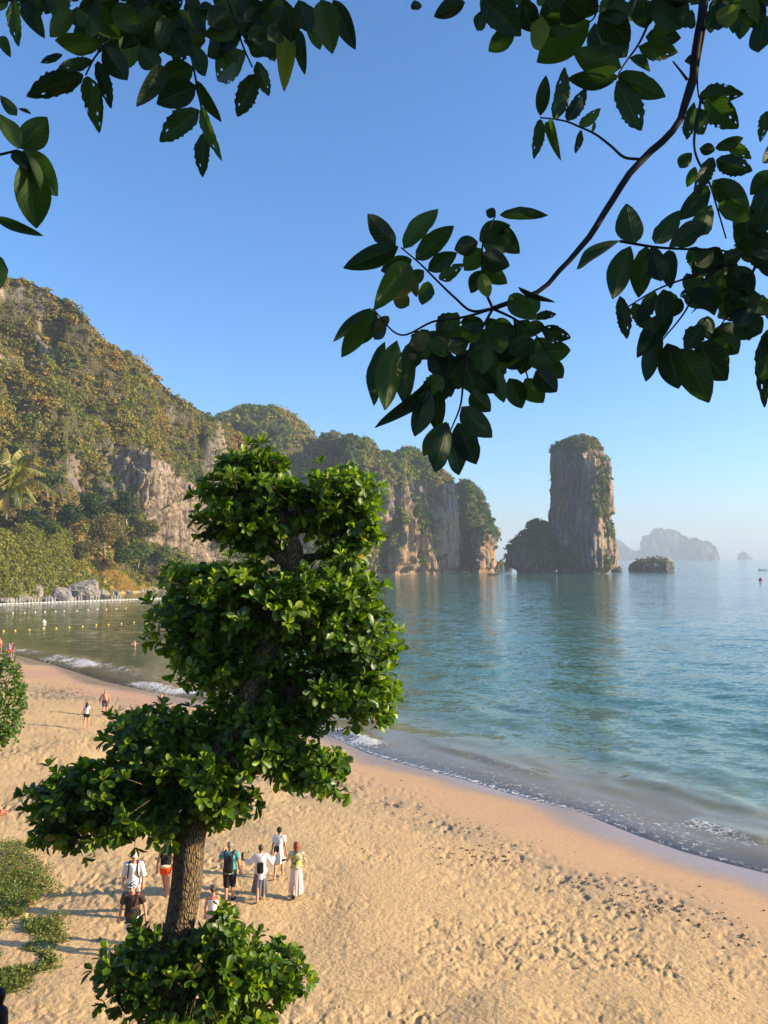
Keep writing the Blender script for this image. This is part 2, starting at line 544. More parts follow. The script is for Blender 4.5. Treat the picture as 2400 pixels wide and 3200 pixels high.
Z = Z + rough * (0.036 * foot - 0.056 * pit * (0.3 + 0.8 * patch) - 0.036 * lump) * np.clip(0.50 + 0.62 * fbm2(P2 * 0.45 + 3, 3, 205), 0.18, 1.2) + near * smooth(6, 16, D) * 0.16 * fbm2(P2 * 0.28, 2, 61)
trail = smooth(0.42, 0.75, vn2(P2 * 4.6 + 40, 71)) * smooth(0.1, 0.5, fbm2(P2 * 0.16 + 4, 2, 73))
Z -= mid * (1 - rough) * 0.045 * trail
band = np.exp(-((D + wig * 1.2 - 7.4) / 1.7) ** 2) * smooth(-0.35, 0.3, fbm2(P2 * 0.3 + 9, 3, 81)) * near
Z -= band * 0.11 * smooth(0.25, 0.7, vn2(P2 * 4.0 + 71, 83))
dry = np.array([0.61, 0.42, 0.21]); damp = np.array([0.58, 0.375, 0.21]); grey = np.array([0.38, 0.295, 0.19]); wetc = np.array([0.37, 0.275, 0.205]); floor = np.array([0.42, 0.34, 0.21])
pink = smooth(-0.15, 0.5, fbm2(P2 * np.array([0.14, 0.14]) + 30, 3, 91))[:, None]
colr = dry + 0 * X[:, None]
dampc = damp * (1 - pink) + np.array([0.56, 0.335, 0.225]) * pink
colr = colr + (dampc - colr) * (1 - smooth(4.5, 9.5, D + wig))[:, None]
colr = colr + (grey - colr) * (0.75 * band)[:, None]
wetn = 1 - smooth(1.1, 3.0, D + 1.5 * fbm2(np.stack([AL * 0.22, D * 0.05], 1), 2, 95) + 0.25 * fbm2(P2 * 1.3, 2, 96))
colr = colr + (wetc - colr) * wetn[:, None]
colr = colr + (floor - colr) * smooth(0.3, 4, -D)[:, None]
soil = smooth(3.0, 5.0, Z)[:, None] * (RAD < 40)[:, None]
colr = colr + (np.array([0.10, 0.075, 0.045]) - colr) * soil
speck = (smooth(0.62, 0.85, vn2(P2 * 6.1 + 9, 99)) * rough * 0.35)[:, None]
colr = colr * (1 - 0.55 * speck)
ground = link('ground', mesh_np('ground', np.stack([X, Y, Z], 1), grid_faces(nu, nv), SAND, attrs={'col': ('FLOAT_COLOR', colr), 'wet': ('FLOAT', wetn * (D > -6)), 'rug': ('FLOAT', 0.08 + 0.92 * rough)}))
tag(ground, 'sandy beach running down to the water with trampled dry sand', kind='structure')

# ------------------------------------------------------------------ sea
rr = rows(24.0, 420, 12.0, 0.0018)
while rr[-1] < 7000: rr.append(rr[-1] * 1.07)
X, Y, nu, nv = fan(np.radians(np.linspace(-29, 29, 370)), np.radians(np.concatenate([np.linspace(-180, -31, 40), np.linspace(31, 180, 40)])), np.array(rr))
D, AL = shore(X, Y)
GZ = ground_z(X, Y, D)
RAD = np.hypot(X, Y)
depth = np.maximum(-GZ, 0)
amp = smooth(0.0, 14.0, -D)
rng = np.random.default_rng(3)
Zw = np.zeros_like(X)
gust = 0.65 + 0.5 * fbm2(np.stack([X, Y], 1) * 0.03, 3, 5)
for k in range(34):
    lam = 0.9 * (1.145 ** (k * 0.62)) * rng.uniform(0.9, 1.1) * 1.15
    ang = math.radians(218) + rng.normal(0, 0.55)
    kx, ky = math.cos(ang), math.sin(ang)
    ph = (X * kx + Y * ky) * 2 * math.pi / lam + rng.uniform(0, 6.28) + 1.2 * vn2(np.stack([X, Y], 1) / (lam * 5), 100 + k)
    res = np.clip(1 - (RAD ** 2 / 12 * 0.0018) / (lam * 0.45), 0, 1)
    s = 0.5 + 0.5 * np.sin(ph)
    Zw += (s ** 1.7 - 0.4) * 0.021 * lam ** 0.62 * res
Zw *= (0.16 + 0.84 * amp) * gust
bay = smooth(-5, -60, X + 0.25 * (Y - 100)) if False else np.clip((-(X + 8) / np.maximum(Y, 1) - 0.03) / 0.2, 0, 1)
Zw *= (1 - 0.72 * bay)
# breakers that run along the shore
foam = np.zeros_like(X)
off = -D
def breaker(a0, a1, dist, hgt, wid, fo, curv=0.0, seed=0):
    """one wave along the shore between two places"""
    global Zw, foam
    t = (AL - a0) / (a1 - a0)
    m = smooth(0, 0.25, t) * (1 - smooth(0.75, 1.0, t))
    c = dist + curv * (t - 0.5) ** 2 * 4 + 0.35 * vn2(np.stack([AL * 0.35, AL * 0 + seed], 1), 7)
    x = (off - c) / wid
    Zw += 0.6 * hgt * m * np.exp(-np.where(x < 0, (x * 2.2) ** 2, x ** 2))
    foam = np.maximum(foam, fo * m * np.exp(-np.where(x < 0, (x * 0.8) ** 2, (x * 2.2) ** 2)) * np.clip(0.65 + 0.9 * fbm2(np.stack([AL * 0.6, off * 0.9], 1), 3, 17 + seed), 0, 1.2))
def along(vx, vy):
    p = at_z(vx * VW, vy * VW, 0)
    d, al = shore(np.array([p[0]]), np.array([p[1]]))
    return al[0], -d[0]
def brk(v0, v1, hgt, wid, fo, seed):
    (a0, d0), (a1, d1) = along(*v0), along(*v1)
    if a0 > a1: a0, a1, d0, d1 = a1, a0, d1, d0
    e = (a1 - a0) * 0.15
    breaker(a0 - e, a1 + e, (d0 + d1) / 2, hgt, wid, fo, 0, seed)
brk((1659, 1835), (1500, 1768), 0.14, 0.7, 0.75, 1)
brk((1659, 1750), (1330, 1690), 0.17, 1.3, 0.10, 2)
brk((1190, 1675), (950, 1620), 0.14, 0.7, 0.2, 3)
brk((1120, 1650), (870, 1585), 0.10, 1.2, 0.0, 4)
brk((1640, 1690), (1250, 1640), 0.10, 1.5, 0.0, 5)
brk((840, 1608), (690, 1570), 0.20, 1.0, 1.3, 6)
brk((420, 1500), (310, 1472), 0.28, 1.3, 1.5, 7)
brk((300, 1462), (190, 1420), 0.10, 1.2, 0.4, 8)
brk((212, 1440), (118, 1416), 0.32, 1.5, 1.5, 9)
brk((90, 1412), (30, 1402), 0.25, 1.2, 0.9, 10)
brk((290, 1450), (262, 1444), 0.25, 1.2, 1.2, 11)
# swash: thin foamy sheet with a bright edge, in lobes
lobe = smooth(-0.1, 0.35, fbm2(np.stack([AL * 0.10, AL * 0 + 3], 1), 2, 33))
edge = np.exp(-((off - 0.12) / 0.16) ** 2)
foam = np.maximum(foam, edge * (0.35 + 0.5 * lobe))
a_r0, _ = along(1240, 1750); a_r1, _ = along(1500, 1840); a_l0, _ = along(1230, 1740); a_l1, _ = along(985, 1660)
seg1 = smooth(min(a_r0, a_r1) - 3, min(a_r0, a_r1) + 1, AL) * (1 - smooth(max(a_r0, a_r1) - 1, max(a_r0, a_r1) + 3, AL))
seg2 = smooth(min(a_l0, a_l1) - 1, min(a_l0, a_l1) + 1, AL) * (1 - smooth(max(a_l0, a_l1) - 1, max(a_l0, a_l1) + 1, AL))
foam = np.maximum(foam, seg1 * smooth(0, 0.5, off) * (1 - smooth(1.6, 3.8, off)) * 0.22)
foam = np.maximum(foam, seg2 * smooth(0, 0.4, off) * (1 - smooth(0.7, 2.2, off)) * 0.22)
foam = np.maximum(foam, smooth(0, 0.5, off) * (1 - smooth(1.0, 4.0, off)) * 0.16 * lobe)
foam *= (RAD < 140)
Zw = np.where(D > -0.02, Zw * 0.1 - 0.0 * D, Zw)
calm = (0.12 + 0.88 * smooth(1.0, 14, off)) * (1 - 0.55 * bay)
sea = link('sea', mesh_np('sea', np.stack([X, Y, Zw + 0.012], 1), grid_faces(nu, nv), WATER, attrs={'depth': ('FLOAT', depth), 'foam': ('FLOAT', foam), 'calm': ('FLOAT', calm), 'bay': ('FLOAT', bay * 0.8 * smooth(1.5, 8, off))}))
tag(sea, 'teal sea rippling towards the beach', kind='structure')

# ------------------------------------------------------------------ karst hills
def leaf_cloud(C, R, colr, nl, size, flat=0.8, seed=1, low=-0.35, axis=None):
    """crowns of many small leaf faces: centres, radii, colours"""
    rng = np.random.default_rng(seed)
    n = len(C); N = n * nl
    u = rng.normal(size=(N, 3)); u /= np.linalg.norm(u, axis=1)[:, None]
    u[:, 2] = np.where(u[:, 2] < low, -u[:, 2], u[:, 2])
    idx = np.repeat(np.arange(n), nl)
    ofs = rng.uniform(0, 50, (n, 3))[idx]
    lump = 1 + 0.55 * vn3(u * 2.4 + ofs, 5)
    flat = flat * rng.uniform(0.65, 1.35, n)[idx][:, None]
    rad = R[idx] * lump * rng.uniform(0.72, 1.04, N)
    P = C[idx] + u * rad[:, None] * np.concatenate([np.ones((N, 2)), flat], 1)
    nrm = u + rng.normal(size=(N, 3)) * 0.55 + np.array([0, 0, 0.25])
    nrm /= np.linalg.norm(nrm, axis=1)[:, None]
    t = np.cross(nrm, rng.normal(size=(N, 3))); t /= np.linalg.norm(t, axis=1)[:, None]
    b = np.cross(nrm, t)
    s = (size * rng.uniform(0.6, 1.35, N) * (R[idx] / R.mean()) ** 0.4)[:, None]
    s = s * 1.12
    V = np.stack([P - t * s, P + t * s * 0.55 - b * s * 0.75, P + t * s * 0.65 + b * s * 0.7 + nrm * s * 0.2], 1).reshape(-1, 3)
    F = np.arange(N * 3).reshape(-1, 3)
    cc = colr[idx] * rng.uniform(0.7, 1.3, (N, 1)) * (1 + rng.normal(size=(N, 3)) * 0.06)
    return V, F, np.clip(np.repeat(cc, 3, axis=0), 0.004, 1)

PAL = np.array([[0.034, 0.056, 0.015], [0.066, 0.085, 0.020], [0.110, 0.112, 0.030], [0.140, 0.112, 0.042], [0.175, 0.118, 0.045], [0.082, 0.128, 0.020]])
def tone(P, rng, dryness=0.0, lam=0.04):
    k = 1.2 + 3.6 * fbm3(P * lam, 3, 7) + rng.normal(0, 0.55, len(P)) + dryness
    k = np.clip(k, 0, 4.0)
    i = np.minimum(k.astype(int), 3); f = (k - i)[:, None]
    c = PAL[i] * (1 - f) + PAL[i + 1] * f
    c = c * np.array([1.80, 1.80, 1.35])
    br = rng.random(len(P)) < 0.07
    c[br] = PAL[5]
    return c

def faces_of(V, F):
    A, B, Cc, Dd = (V[F[:, k]] for k in range(4))
    n = np.cross(Cc - A, Dd - B)
    ar = np.linalg.norm(n, axis=1) + 1e-9
    return (A + B + Cc + Dd) / 4, n / ar[:, None], ar / 2

def sample_faces(C, N, A, w, n, rng):
    p = A * w; p = p / p.sum()
    i = rng.choice(len(C), size=n, p=p)
    return i

def cut_normal(N):
    return np.where(N[:, 2:3] < 0, N, N)

# --- the big hill on the left: for each direction a foot, a ridge and a profile between
hb = np.array([(-900, 175), (-400, 200), (0, 246), (320, 268), (444, 282), (560, 315), (633, 345), (760, 385), (900, 432), (1010, 462), (1110, 480)], float)
hr = np.array([(-900, 700, 270), (-400, 790, 290), (-150, 838, 305), (0, 866, 318), (58, 871, 320), (116, 900, 320), (174, 926, 322), (217, 948, 323), (268, 1005, 326), (311, 1063, 330), (376, 1100, 336), (434, 1128, 342), (492, 1186, 348), (543, 1230, 354), (608, 1273, 366), (680, 1312, 380), (720, 1340, 392), (760, 1368, 402), (800, 1412, 414), (860, 1480, 432), (940, 1580, 452), (1010, 1690, 468), (1070, 1770, 478), (1110, 1800, 484)], float)
nu, nv = 390, 205
pu = np.concatenate([np.linspace(-900, -30, 40), np.linspace(-20, 1110, nu - 40)])
vv = np.concatenate([np.linspace(0, 1, nv - 24), 1 + np.linspace(0.03, 1, 24)])
yb = np.interp(pu, hb[:, 0], hb[:, 1])
yr = np.interp(pu, hr[:, 0], hr[:, 2]); pr = np.interp(pu, hr[:, 0], hr[:, 1])
zr = np.array([at(p, q, y)[2] for p, q, y in zip(pu, pr, yr)])
PU, VV = np.meshgrid(pu, vv, indexing='ij')
hh = np.clip(VV, 0, 1)
# profile: scree at the foot, cliff, then leaning back slope
sf = np.interp(hh, [0, 0.05, 0.14, 0.45, 0.62, 0.85, 1.0], [0, 0.10, 0.24, 0.36, 0.56, 0.82, 1.0])
YB = yb[:, None] + 0 * VV; YR = yr[:, None] + 0 * VV; ZR = zr[:, None] + 0 * VV
YY = YB + (YR - YB) * sf + np.maximum(VV - 1, 0) * 140
ZZ = ZR * hh - np.maximum(VV - 1, 0) * (ZR + 6) - 2.0 * (1 - hh) * 0
XX = (PU - 1200) / FPX * YY
P = np.stack([XX, YY, ZZ], -1).reshape(-1, 3)
gu = np.gradient(P.reshape(nu, nv, 3), axis=0); gv = np.gradient(P.reshape(nu, nv, 3), axis=1)
nn = np.cross(gu, gv).reshape(-1, 3); nn /= np.linalg.norm(nn, axis=1)[:, None] + 1e-9
edge = (smooth(0, 0.05, hh) * (1 - 0.85 * smooth(0.86, 1.0, hh)) * (1 - smooth(1000, 1110, PU))).ravel()
big = fbm3(P * np.array([0.022, 0.022, 0.012]), 3, 21) * 17
rib = (0.5 - np.abs(fbm3(P * np.array([0.06, 0.06, 0.018]), 3, 31))) * 15 - 5
flu = fbm3(P * np.array([0.35, 0.35, 0.05]), 3, 41) * 2.2
P2 = P + nn * ((big + rib + flu) * edge)[:, None]
# the bare pale face beside the tree, with a hollow under an overhang
def bare_mask(px, h, wob):
    m = np.exp(-(((px - 530 - (0.33 - h) * 330) / 130) ** 2) ** 2) * smooth(0.09, 0.16, h) * (1 - smooth(0.43, 0.52, h + 0.0004 * (px - 500)))
    return np.clip(m * 1.5 + wob * 0.5, 0, 1) * (m > 0.12)
wob = fbm3(P * 0.07, 3, 51)
bare = bare_mask(PU.ravel(), hh.ravel(), wob)
P2 -= nn * (bare * 5.0 * np.exp(-((hh.ravel() - 0.22) / 0.09) ** 2))[:, None]
P2 += nn * (bare * (2.6 * (0.4 - np.abs(fbm3(P * np.array([0.42, 0.42, 0.08]), 3, 61))) * 2 + 3.2 * (0.3 - np.abs(fbm3(P * np.array([0.16, 0.16, 0.06]), 3, 63))) * 2 + 1.7 * fbm3(P * np.array([1.0, 1.0, 0.22]), 2, 65) + 4.5 * ((1 - np.abs(fbm3(P * np.array([0.24, 0.24, 0.09]) + 9, 3, 66))) ** 4 - 0.4) - 3.5 * smooth(0.22, 0.5, fbm3(P * np.array([0.3, 0.3, 0.12]) + 5, 3, 67))))[:, None]
F = grid_faces(nu, nv)
fc, fn, fa = faces_of(P2, F)
wobf = fbm3(fc * np.array([0.055, 0.055, 0.03]), 4, 71)
barf = bare[F].mean(1)
streak = fbm3(fc * np.array([0.12, 0.12, 0.03]), 3, 73)
rockm = np.clip(smooth(0.06, 0.24, wobf) * smooth(-0.05, 0.2, streak) * smooth(0.22, 0.34, fc[:, 2] / 110) * 0.9, 0, 1)
vegm = np.clip(1 - barf * 1.3 - rockm, 0, 1)
vegv = np.clip(1 - bare * 1.3 - smooth(0.06, 0.24, fbm3(P2 * np.array([0.055, 0.055, 0.03]), 4, 71)) * smooth(-0.05, 0.2, fbm3(P2 * np.array([0.12, 0.12, 0.03]), 3, 73)) * 0.9, 0, 1)
hill = link('hill', mesh_np('hill', P2, F, ROCK, attrs={'veg': ('FLOAT', vegv * 0.92), 'stain': ('FLOAT', bare * 0.1), 'pale': ('FLOAT', bare)}))
tag(hill, 'steep wooded limestone hill rising at the left of the bay', kind='structure')
rng = np.random.default_rng(5)
vis = (fc[:, 1] < np.interp(fc[:, 0] / fc[:, 1] * FPX + 1200, hr[:, 0], hr[:, 2]) + 8) * (fc[:, 0] / fc[:, 1] * FPX + 1200 > -140)
i = sample_faces(fc, fn, fa, vegm * vis * (0.32 + smooth(-0.2, 0.12, fbm3(fc * 0.11, 2, 75))) + 1e-6 * vis, 4300, rng)
C = fc[i] + rng.normal(0, 0.7, (len(i), 3)); R = np.clip(np.exp(rng.normal(0.32, 0.42, len(i))), 0.55, 3.4)
cl = tone(C, rng, 0.15 + 0.7 * (smooth(0.1, 0.6, C[:, 2] / 110) - 0.3))
cl *= np.array([1.12, 1.0, 0.95])
V1, F1, c1 = leaf_cloud(C, R, cl, 74, 0.38, 0.85, 11)
i = sample_faces(fc, fn, fa, (0.25 + vegm) * (1 - barf * 0.7) * vis, 7500, rng)     # finer scrub between the crowns
C = fc[i] + rng.normal(0, 0.3, (len(i), 3)); R = rng.uniform(0.3, 0.85, len(i))
Vb, Fb, cb = leaf_cloud(C, R, tone(C, rng, 0.9), 16, 0.30, 1.0, 12)
V1, F1, c1 = np.concatenate([V1, Vb]), np.concatenate([F1, Fb + len(V1)]), np.concatenate([c1, cb])
o = link('hill_woods', mesh_np('hill_woods', V1, F1, FOLIAGE, sm=False, attrs={'col': ('FLOAT_COLOR', c1)}), hill)
tag(o, kind='stuff')

# --- free standing karst bodies: left and right edge for a run of heights at one distance
def karst(name, levels, Y0, depth, mat, label, kind='structure', cat=None, skew=(0, 0), plan=None, nth=190, nz=130, noise=(6, 4, 1.6), crowns=600, crown_r=(1.6, 3.4), nl=40, lsize=0.75, veg_lo=0.35, steep=0.55, patch_lam=0.04, dryness=0.0, seed=1, base_dark=True, cap=0.86, green=1.0, patches=(), stain=None, pale=0.65):
    lv = np.array(levels, float)
    pyb = lv[-1, 0]
    zs = np.array([at(1200, p, Y0)[2] for p in lv[:, 0]])
    xl = (lv[:, 1] - 1200) / FPX * Y0; xr = (lv[:, 2] - 1200) / FPX * Y0
    o = np.argsort(zs); zs, xl, xr = zs[o], xl[o], xr[o]
    zt = zs[-1]
    zz = np.concatenate([[-3.0], np.linspace(-0.6, zt, nz - 1) ** 1.0])
    L = np.interp(zz, zs, xl); Rr = np.interp(zz, zs, xr)
    cx = (L + Rr) / 2; hw = (Rr - L) / 2
    dw = depth * (hw / hw.max()) ** 0.8
    th = np.concatenate([np.linspace(math.pi * 0.92, math.pi * 2.08, nth - 34), np.linspace(math.pi * 2.1, math.pi * 2.9, 34)])
    ct, sn = np.cos(th), np.sin(th)
    if plan is None:
        k = (np.abs(ct) ** 2.6 + np.abs(sn) ** 2.6) ** (-1 / 2.6)
        pxu, pyu = ct * k, sn * k
    else:
        pl = np.array(plan + [plan[0]], float)
        A, B = pl[:-1], pl[1:]
        pxu = np.zeros(nth); pyu = np.zeros(nth)
        for q in range(nth):
            d = np.array([ct[q], sn[q]]); best = None
            for a_, b_ in zip(A, B):
                e = b_ - a_
                den = d[0] * e[1] - d[1] * e[0]
                if abs(den) < 1e-9: continue
                t = (a_[0] * e[1] - a_[1] * e[0]) / den
                s = (a_[0] * d[1] - a_[1] * d[0]) / den
                if t > 0 and -1e-6 <= s <= 1 + 1e-6 and (best is None or t > best): best = t
            r = best or 1.0
            pxu[q], pyu[q] = d * r
        k = np.array([0.25, 0.5, 0.25])
        for _ in range(3):
            pxu = np.convolve(np.r_[pxu[-1], pxu, pxu[0]], k, 'valid'); pyu = np.convolve(np.r_[pyu[-1], pyu, pyu[0]], k, 'valid')
        pxu = pxu / np.abs(pxu).max()
    ys = Y0 + skew[1] * zz / zt
    PX = cx[None, :] + pxu[:, None] * hw[None, :] + skew[0] * 0
    PY = ys[None, :] + pyu[:, None] * dw[None, :]
    PZ = np.broadcast_to(zz[None, :], PX.shape)
    P = np.stack([PX, PY, PZ], -1).reshape(-1, 3)
    gu = np.gradient(P.reshape(nth, nz, 3), axis=0); gv = np.gradient(P.reshape(nth, nz, 3), axis=1)
    nn = np.cross(gu, gv).reshape(-1, 3); nn /= np.linalg.norm(nn, axis=1)[:, None] + 1e-9
    nn[:, 2] *= 0.35
    hfr = (PZ / zt).ravel()
    tp = 1 - 0.7 * smooth(0.9, 1.0, hfr)
    side = 1 - 0.75 * np.abs(np.broadcast_to(ct[:, None], PX.shape).ravel()) ** 4     # keep the outline, carve the face
    sc = 90.0 / max(zt, 30)
    dis = fbm3(P * np.array([0.030, 0.030, 0.014]) * sc, 3, seed) * noise[0] + (0.5 - np.abs(fbm3(P * np.array([0.085, 0.085, 0.016]) * sc, 3, seed + 9))) * noise[1] + fbm3(P * np.array([0.28, 0.28, 0.055]), 4, seed + 19) * noise[2]
    dis = dis + noise[2] * (2.0 * ((1 - np.abs(fbm3(P * np.array([0.17, 0.17, 0.05]) + 9, 3, seed + 23))) ** 4 - 0.4) - 1.7 * smooth(0.2, 0.5, fbm3(P * np.array([0.2, 0.2, 0.08]) + 5, 3, seed + 27)))
    notch = -2.2 * np.exp(-((P[:, 2] - 2.0) / 1.6) ** 2)
    V = P + nn * ((dis - noise[1] * 0.2) * tp * side + notch * (1 if zt > 18 else 0.3) + fbm3(P * 0.5, 3, seed + 29) * 0.5 * tp)[:, None]
    F = grid_faces(nth, nz, wrap=True)
    top = V.reshape(nth, nz, 3)[:, -1].mean(0)
    V = np.concatenate([V, top[None]])
    jj = np.arange(nth); tri = np.stack([jj * nz + nz - 1, ((jj + 1) % nth) * nz + nz - 1, np.full(nth, len(V) - 1)], -1)
    fc, fn, fa = faces_of(V, F)
    h = fc[:, 2] / zt
    pn = fbm3(fc * patch_lam * np.array([1, 1, 0.6]), 4, seed + 39)
    up = fn[:, 2]
    veg = smooth(0.0, 0.3, (h - cap) * 6) + smooth(steep - 0.25, steep + 0.1, up) + smooth(veg_lo - 0.06, veg_lo + 0.1, pn)
    for (x0, x1, z0, z1, wgt) in patches:     # patches of growth or bare rock on the face, in metres
        q = smooth(x0 - 3, x0 + 2, fc[:, 0]) * (1 - smooth(x1 - 2, x1 + 3, fc[:, 0])) * smooth(z0 - 3, z0 + 2, fc[:, 2]) * (1 - smooth(z1 - 2, z1 + 3, fc[:, 2]))
        veg = veg + wgt * q * (0.75 + 0.8 * pn)
    veg = np.clip(veg, 0, 1) * smooth(2.5, 5.5, fc[:, 2])
    vv_ = np.zeros(len(V)); cnt = np.zeros(len(V))
    for kk in range(4):
        np.add.at(vv_, F[:, kk], veg); np.add.at(cnt, F[:, kk], 1)
    vv_ = vv_ / np.maximum(cnt, 1)
    me = mesh_np(name, V, [F, tri], mat, attrs={'veg': ('FLOAT', vv_ * 0.9), 'stain': ('FLOAT', (st_ := stain(V / np.array([1, 1, zt])) if stain else np.zeros(len(V)))), 'pale': ('FLOAT', st_ * pale)})
    ob = link(name, me)
    tag(ob, label, cat, kind=kind)
    if crowns:
        rng = np.random.default_rng(seed)
        front = (fn[:, 1] < 0.35) | (h > 0.9)
        i = sample_faces(fc, fn, fa, (veg ** 2) * front + 1e-9, crowns, rng)
        C = fc[i] + rng.normal(0, 0.5, (crowns, 3)) + fn[i] * 0.5
        R = rng.uniform(*crown_r, crowns)
        cl = tone(C, rng, dryness) * green
        V1, F1, c1 = leaf_cloud(C, R, cl, nl, lsize, 0.8, seed + 3)
        o = link(name + '_bushes', mesh_np(name + '_bushes', V1, F1, FOLIAGE, sm=False, attrs={'col': ('FLOAT_COLOR', c1)}), ob)
        tag(o, kind='stuff')
    return ob

S2 = 3.5298
def c2(x, y): return 1150 + x / S2, 1400 + y / S2
# wooded hill behind
karst('wooded_hill', [(1285, 790, 812), (1290, 745, 862), (1302, 722, 905), (1335, 660, 945), (1375, 600, 982), (1430, 560, 1012), (1560, 520, 1040), (1800, 500, 1060)], 600, 62, ROCK_DARK, 'rounded wooded hill behind the big left hill', crowns=2100, crown_r=(1.9, 3.8), nl=30, lsize=0.95, veg_lo=-0.35, steep=0.25, dryness=0.75, seed=101, noise=(9, 4, 1.5))
# pinnacles of the headland, far to near
karst('cliff_pinnacle', [(1354, 1012, 1040), (1357, 1005, 1052), (1370, 1003, 1064), (1400, 1003, 1078), (1480, 1000, 1095), (1800, 990, 1110)], 570, 16, ROCK_DARK, 'slim wooded pinnacle at the left end of the headland', crowns=330, nl=30, crown_r=(1.5, 3.0), lsize=0.85, veg_lo=-0.1, dryness=0.35, seed=111, nth=110, nz=90)
karst('cliff_dome', [(1371, 1098, 1135), (1376, 1082, 1150), (1395, 1074, 1168), (1420, 1070, 1181), (1450, 1068, 1188), (1500, 1064, 1186), (1545, 1060, 1178), (1640, 1050, 1190), (1797, 1040, 1215)], 560, 30, ROCK, 'domed cliff with an orange scar on its right side', crowns=560, nl=34, crown_r=(1.5, 3.0), lsize=0.85, veg_lo=0.24, dryness=0.45, seed=121, nth=150, nz=110, cap=0.72, plan=[(-1, -0.75), (-0.6, -1), (0.25, -0.5), (1, 0.1), (0.9, 0.8), (-0.7, 0.9), (-1, 0.3)], noise=(9, 8, 2.2), stain=lambda q: 1.0 * (1 - smooth(0.35, 0.55, q[:, 2])) + 1.6 * np.exp(-((q[:, 2] - .62) / .1) ** 2) * (q[:, 0] > -12), patches=[(-20, 12, 3, 26, 1.1), (-32, -8, 30, 75, 0.8)])
karst('cliff_spur', [(1419, 1192, 1206), (1424, 1180, 1220), (1440, 1178, 1240), (1470, 1178, 1262), (1530, 1180, 1282), (1620, 1170, 1300), (1700, 1160, 1300), (1793, 1150, 1300)], 575, 24, ROCK, 'narrow ridged cliff spur beside the domed cliff', crowns=480, nl=34, crown_r=(1.4, 2.9), lsize=0.8, veg_lo=0.22, dryness=0.3, seed=131, nth=150, nz=110, cap=0.7, plan=[(-1, -0.75), (-0.6, -1), (0.25, -0.5), (1, 0.1), (0.9, 0.8), (-0.7, 0.9), (-1, 0.3)], noise=(9, 9, 2.2), stain=lambda q: 1.0 * (1 - smooth(0.3, 0.55, q[:, 2])))
karst('headland_peak', [(1407, 1278, 1298), (1413, 1262, 1312), (1430, 1242, 1328), (1450, 1232, 1362), (1475, 1222, 1390), (1510, 1212, 1425), (1560, 1204, 1440), (1650, 1195, 1440), (1790, 1190, 1430)], 600, 46, ROCK, 'tallest wooded peak of the headland above bare cliffs', crowns=1000, nl=34, crown_r=(1.5, 3.2), lsize=0.85, veg_lo=0.20, dryness=0.25, seed=141, nth=200, nz=130, cap=0.72, plan=[(-1, -0.75), (-0.6, -1), (0.25, -0.5), (1, 0.1), (0.9, 0.8), (-0.7, 0.9), (-1, 0.3)], noise=(13, 13, 2.6), stain=lambda q: 1.1 * (1 - smooth(0.3, 0.6, q[:, 2])), patches=[(0, 14, 20, 70, 0.9), (34, 46, 50, 90, 0.7)])
karst('headland_end', [(1511, 1448, 1462), (1516, 1436, 1474), (1527, 1420, 1488), (1559, 1400, 1510), (1593, 1388, 1521), (1618, 1384, 1528), (1661, 1380, 1552), (1692, 1380, 1554), (1720, 1382, 1545), (1751, 1384, 1546), (1787, 1386, 1546)], 655, 40, ROCK, 'rounded wooded cliff at the outer end of the headland', crowns=1000, nl=34, crown_r=(1.6, 3.4), lsize=0.95, veg_lo=-0.08, dryness=-0.25, seed=151, nth=190, nz=120, cap=0.4, plan=[(-1, -0.05), (-0.2, -1), (0.1, -1), (1, -0.05), (0.6, 0.9), (-0.6, 0.9)], noise=(9, 11, 2.4), stain=lambda q: 1.0 * (1 - smooth(0.2, 0.5, q[:, 2])), patches=[(60, 85, 30, 80, 0.6), (75, 100, 3, 26, -1.4)])

S1 = 3.318
def c1(y, xl, xr): return (1340 + y / S1, 1560 + xl / S1, 1560 + xr / S1)
karst('sea_stack', [c1(*q) for q in [(88, 850, 905), (100, 770, 945), (125, 725, 990), (165, 640, 1020), (205, 575, 1042), (260, 562, 1062), (330, 556, 1098), (352, 556, 1140), (400, 556, 1150), (600, 556, 1155), (760, 556, 1162), (845, 540, 1172), (885, 530, 1172), (905, 526, 1138), (960, 526, 1146), (1050, 530, 1166), (1200, 540, 1182), (1330, 560, 1200), (1430, 570, 1192), (1480, 575, 1150), (1500, 590, 1100)]],
      590, 24, ROCK_DARK, 'tall sheer limestone sea stack with a wooded cap standing in the sea', kind=None, cat='sea stack',
      plan=[(-1, -0.25), (-0.92, -0.62), (0.10, -1.0), (0.30, -0.98), (0.95, -0.45), (1, 0.2), (0.6, 0.9), (-0.6, 0.9), (-1, 0.3)], nth=200, nz=155, noise=(2.6, 3.6, 1.5),
      crowns=620, crown_r=(1.0, 2.3), nl=34, lsize=0.62, veg_lo=0.42, steep=0.62, dryness=-0.7, seed=161, cap=0.86, green=0.85, stain=lambda q: 1.25 * smooth(148, 156, q[:, 0] - 8 * (0.5 - q[:, 2])), patches=[(154, 168, 42, 78, 1.0), (160, 170, 66, 84, 1.0), (132, 138, 38, 66, 0.7)])  # right face: cream and orange stains, plus its sunlit warmth put into the colour
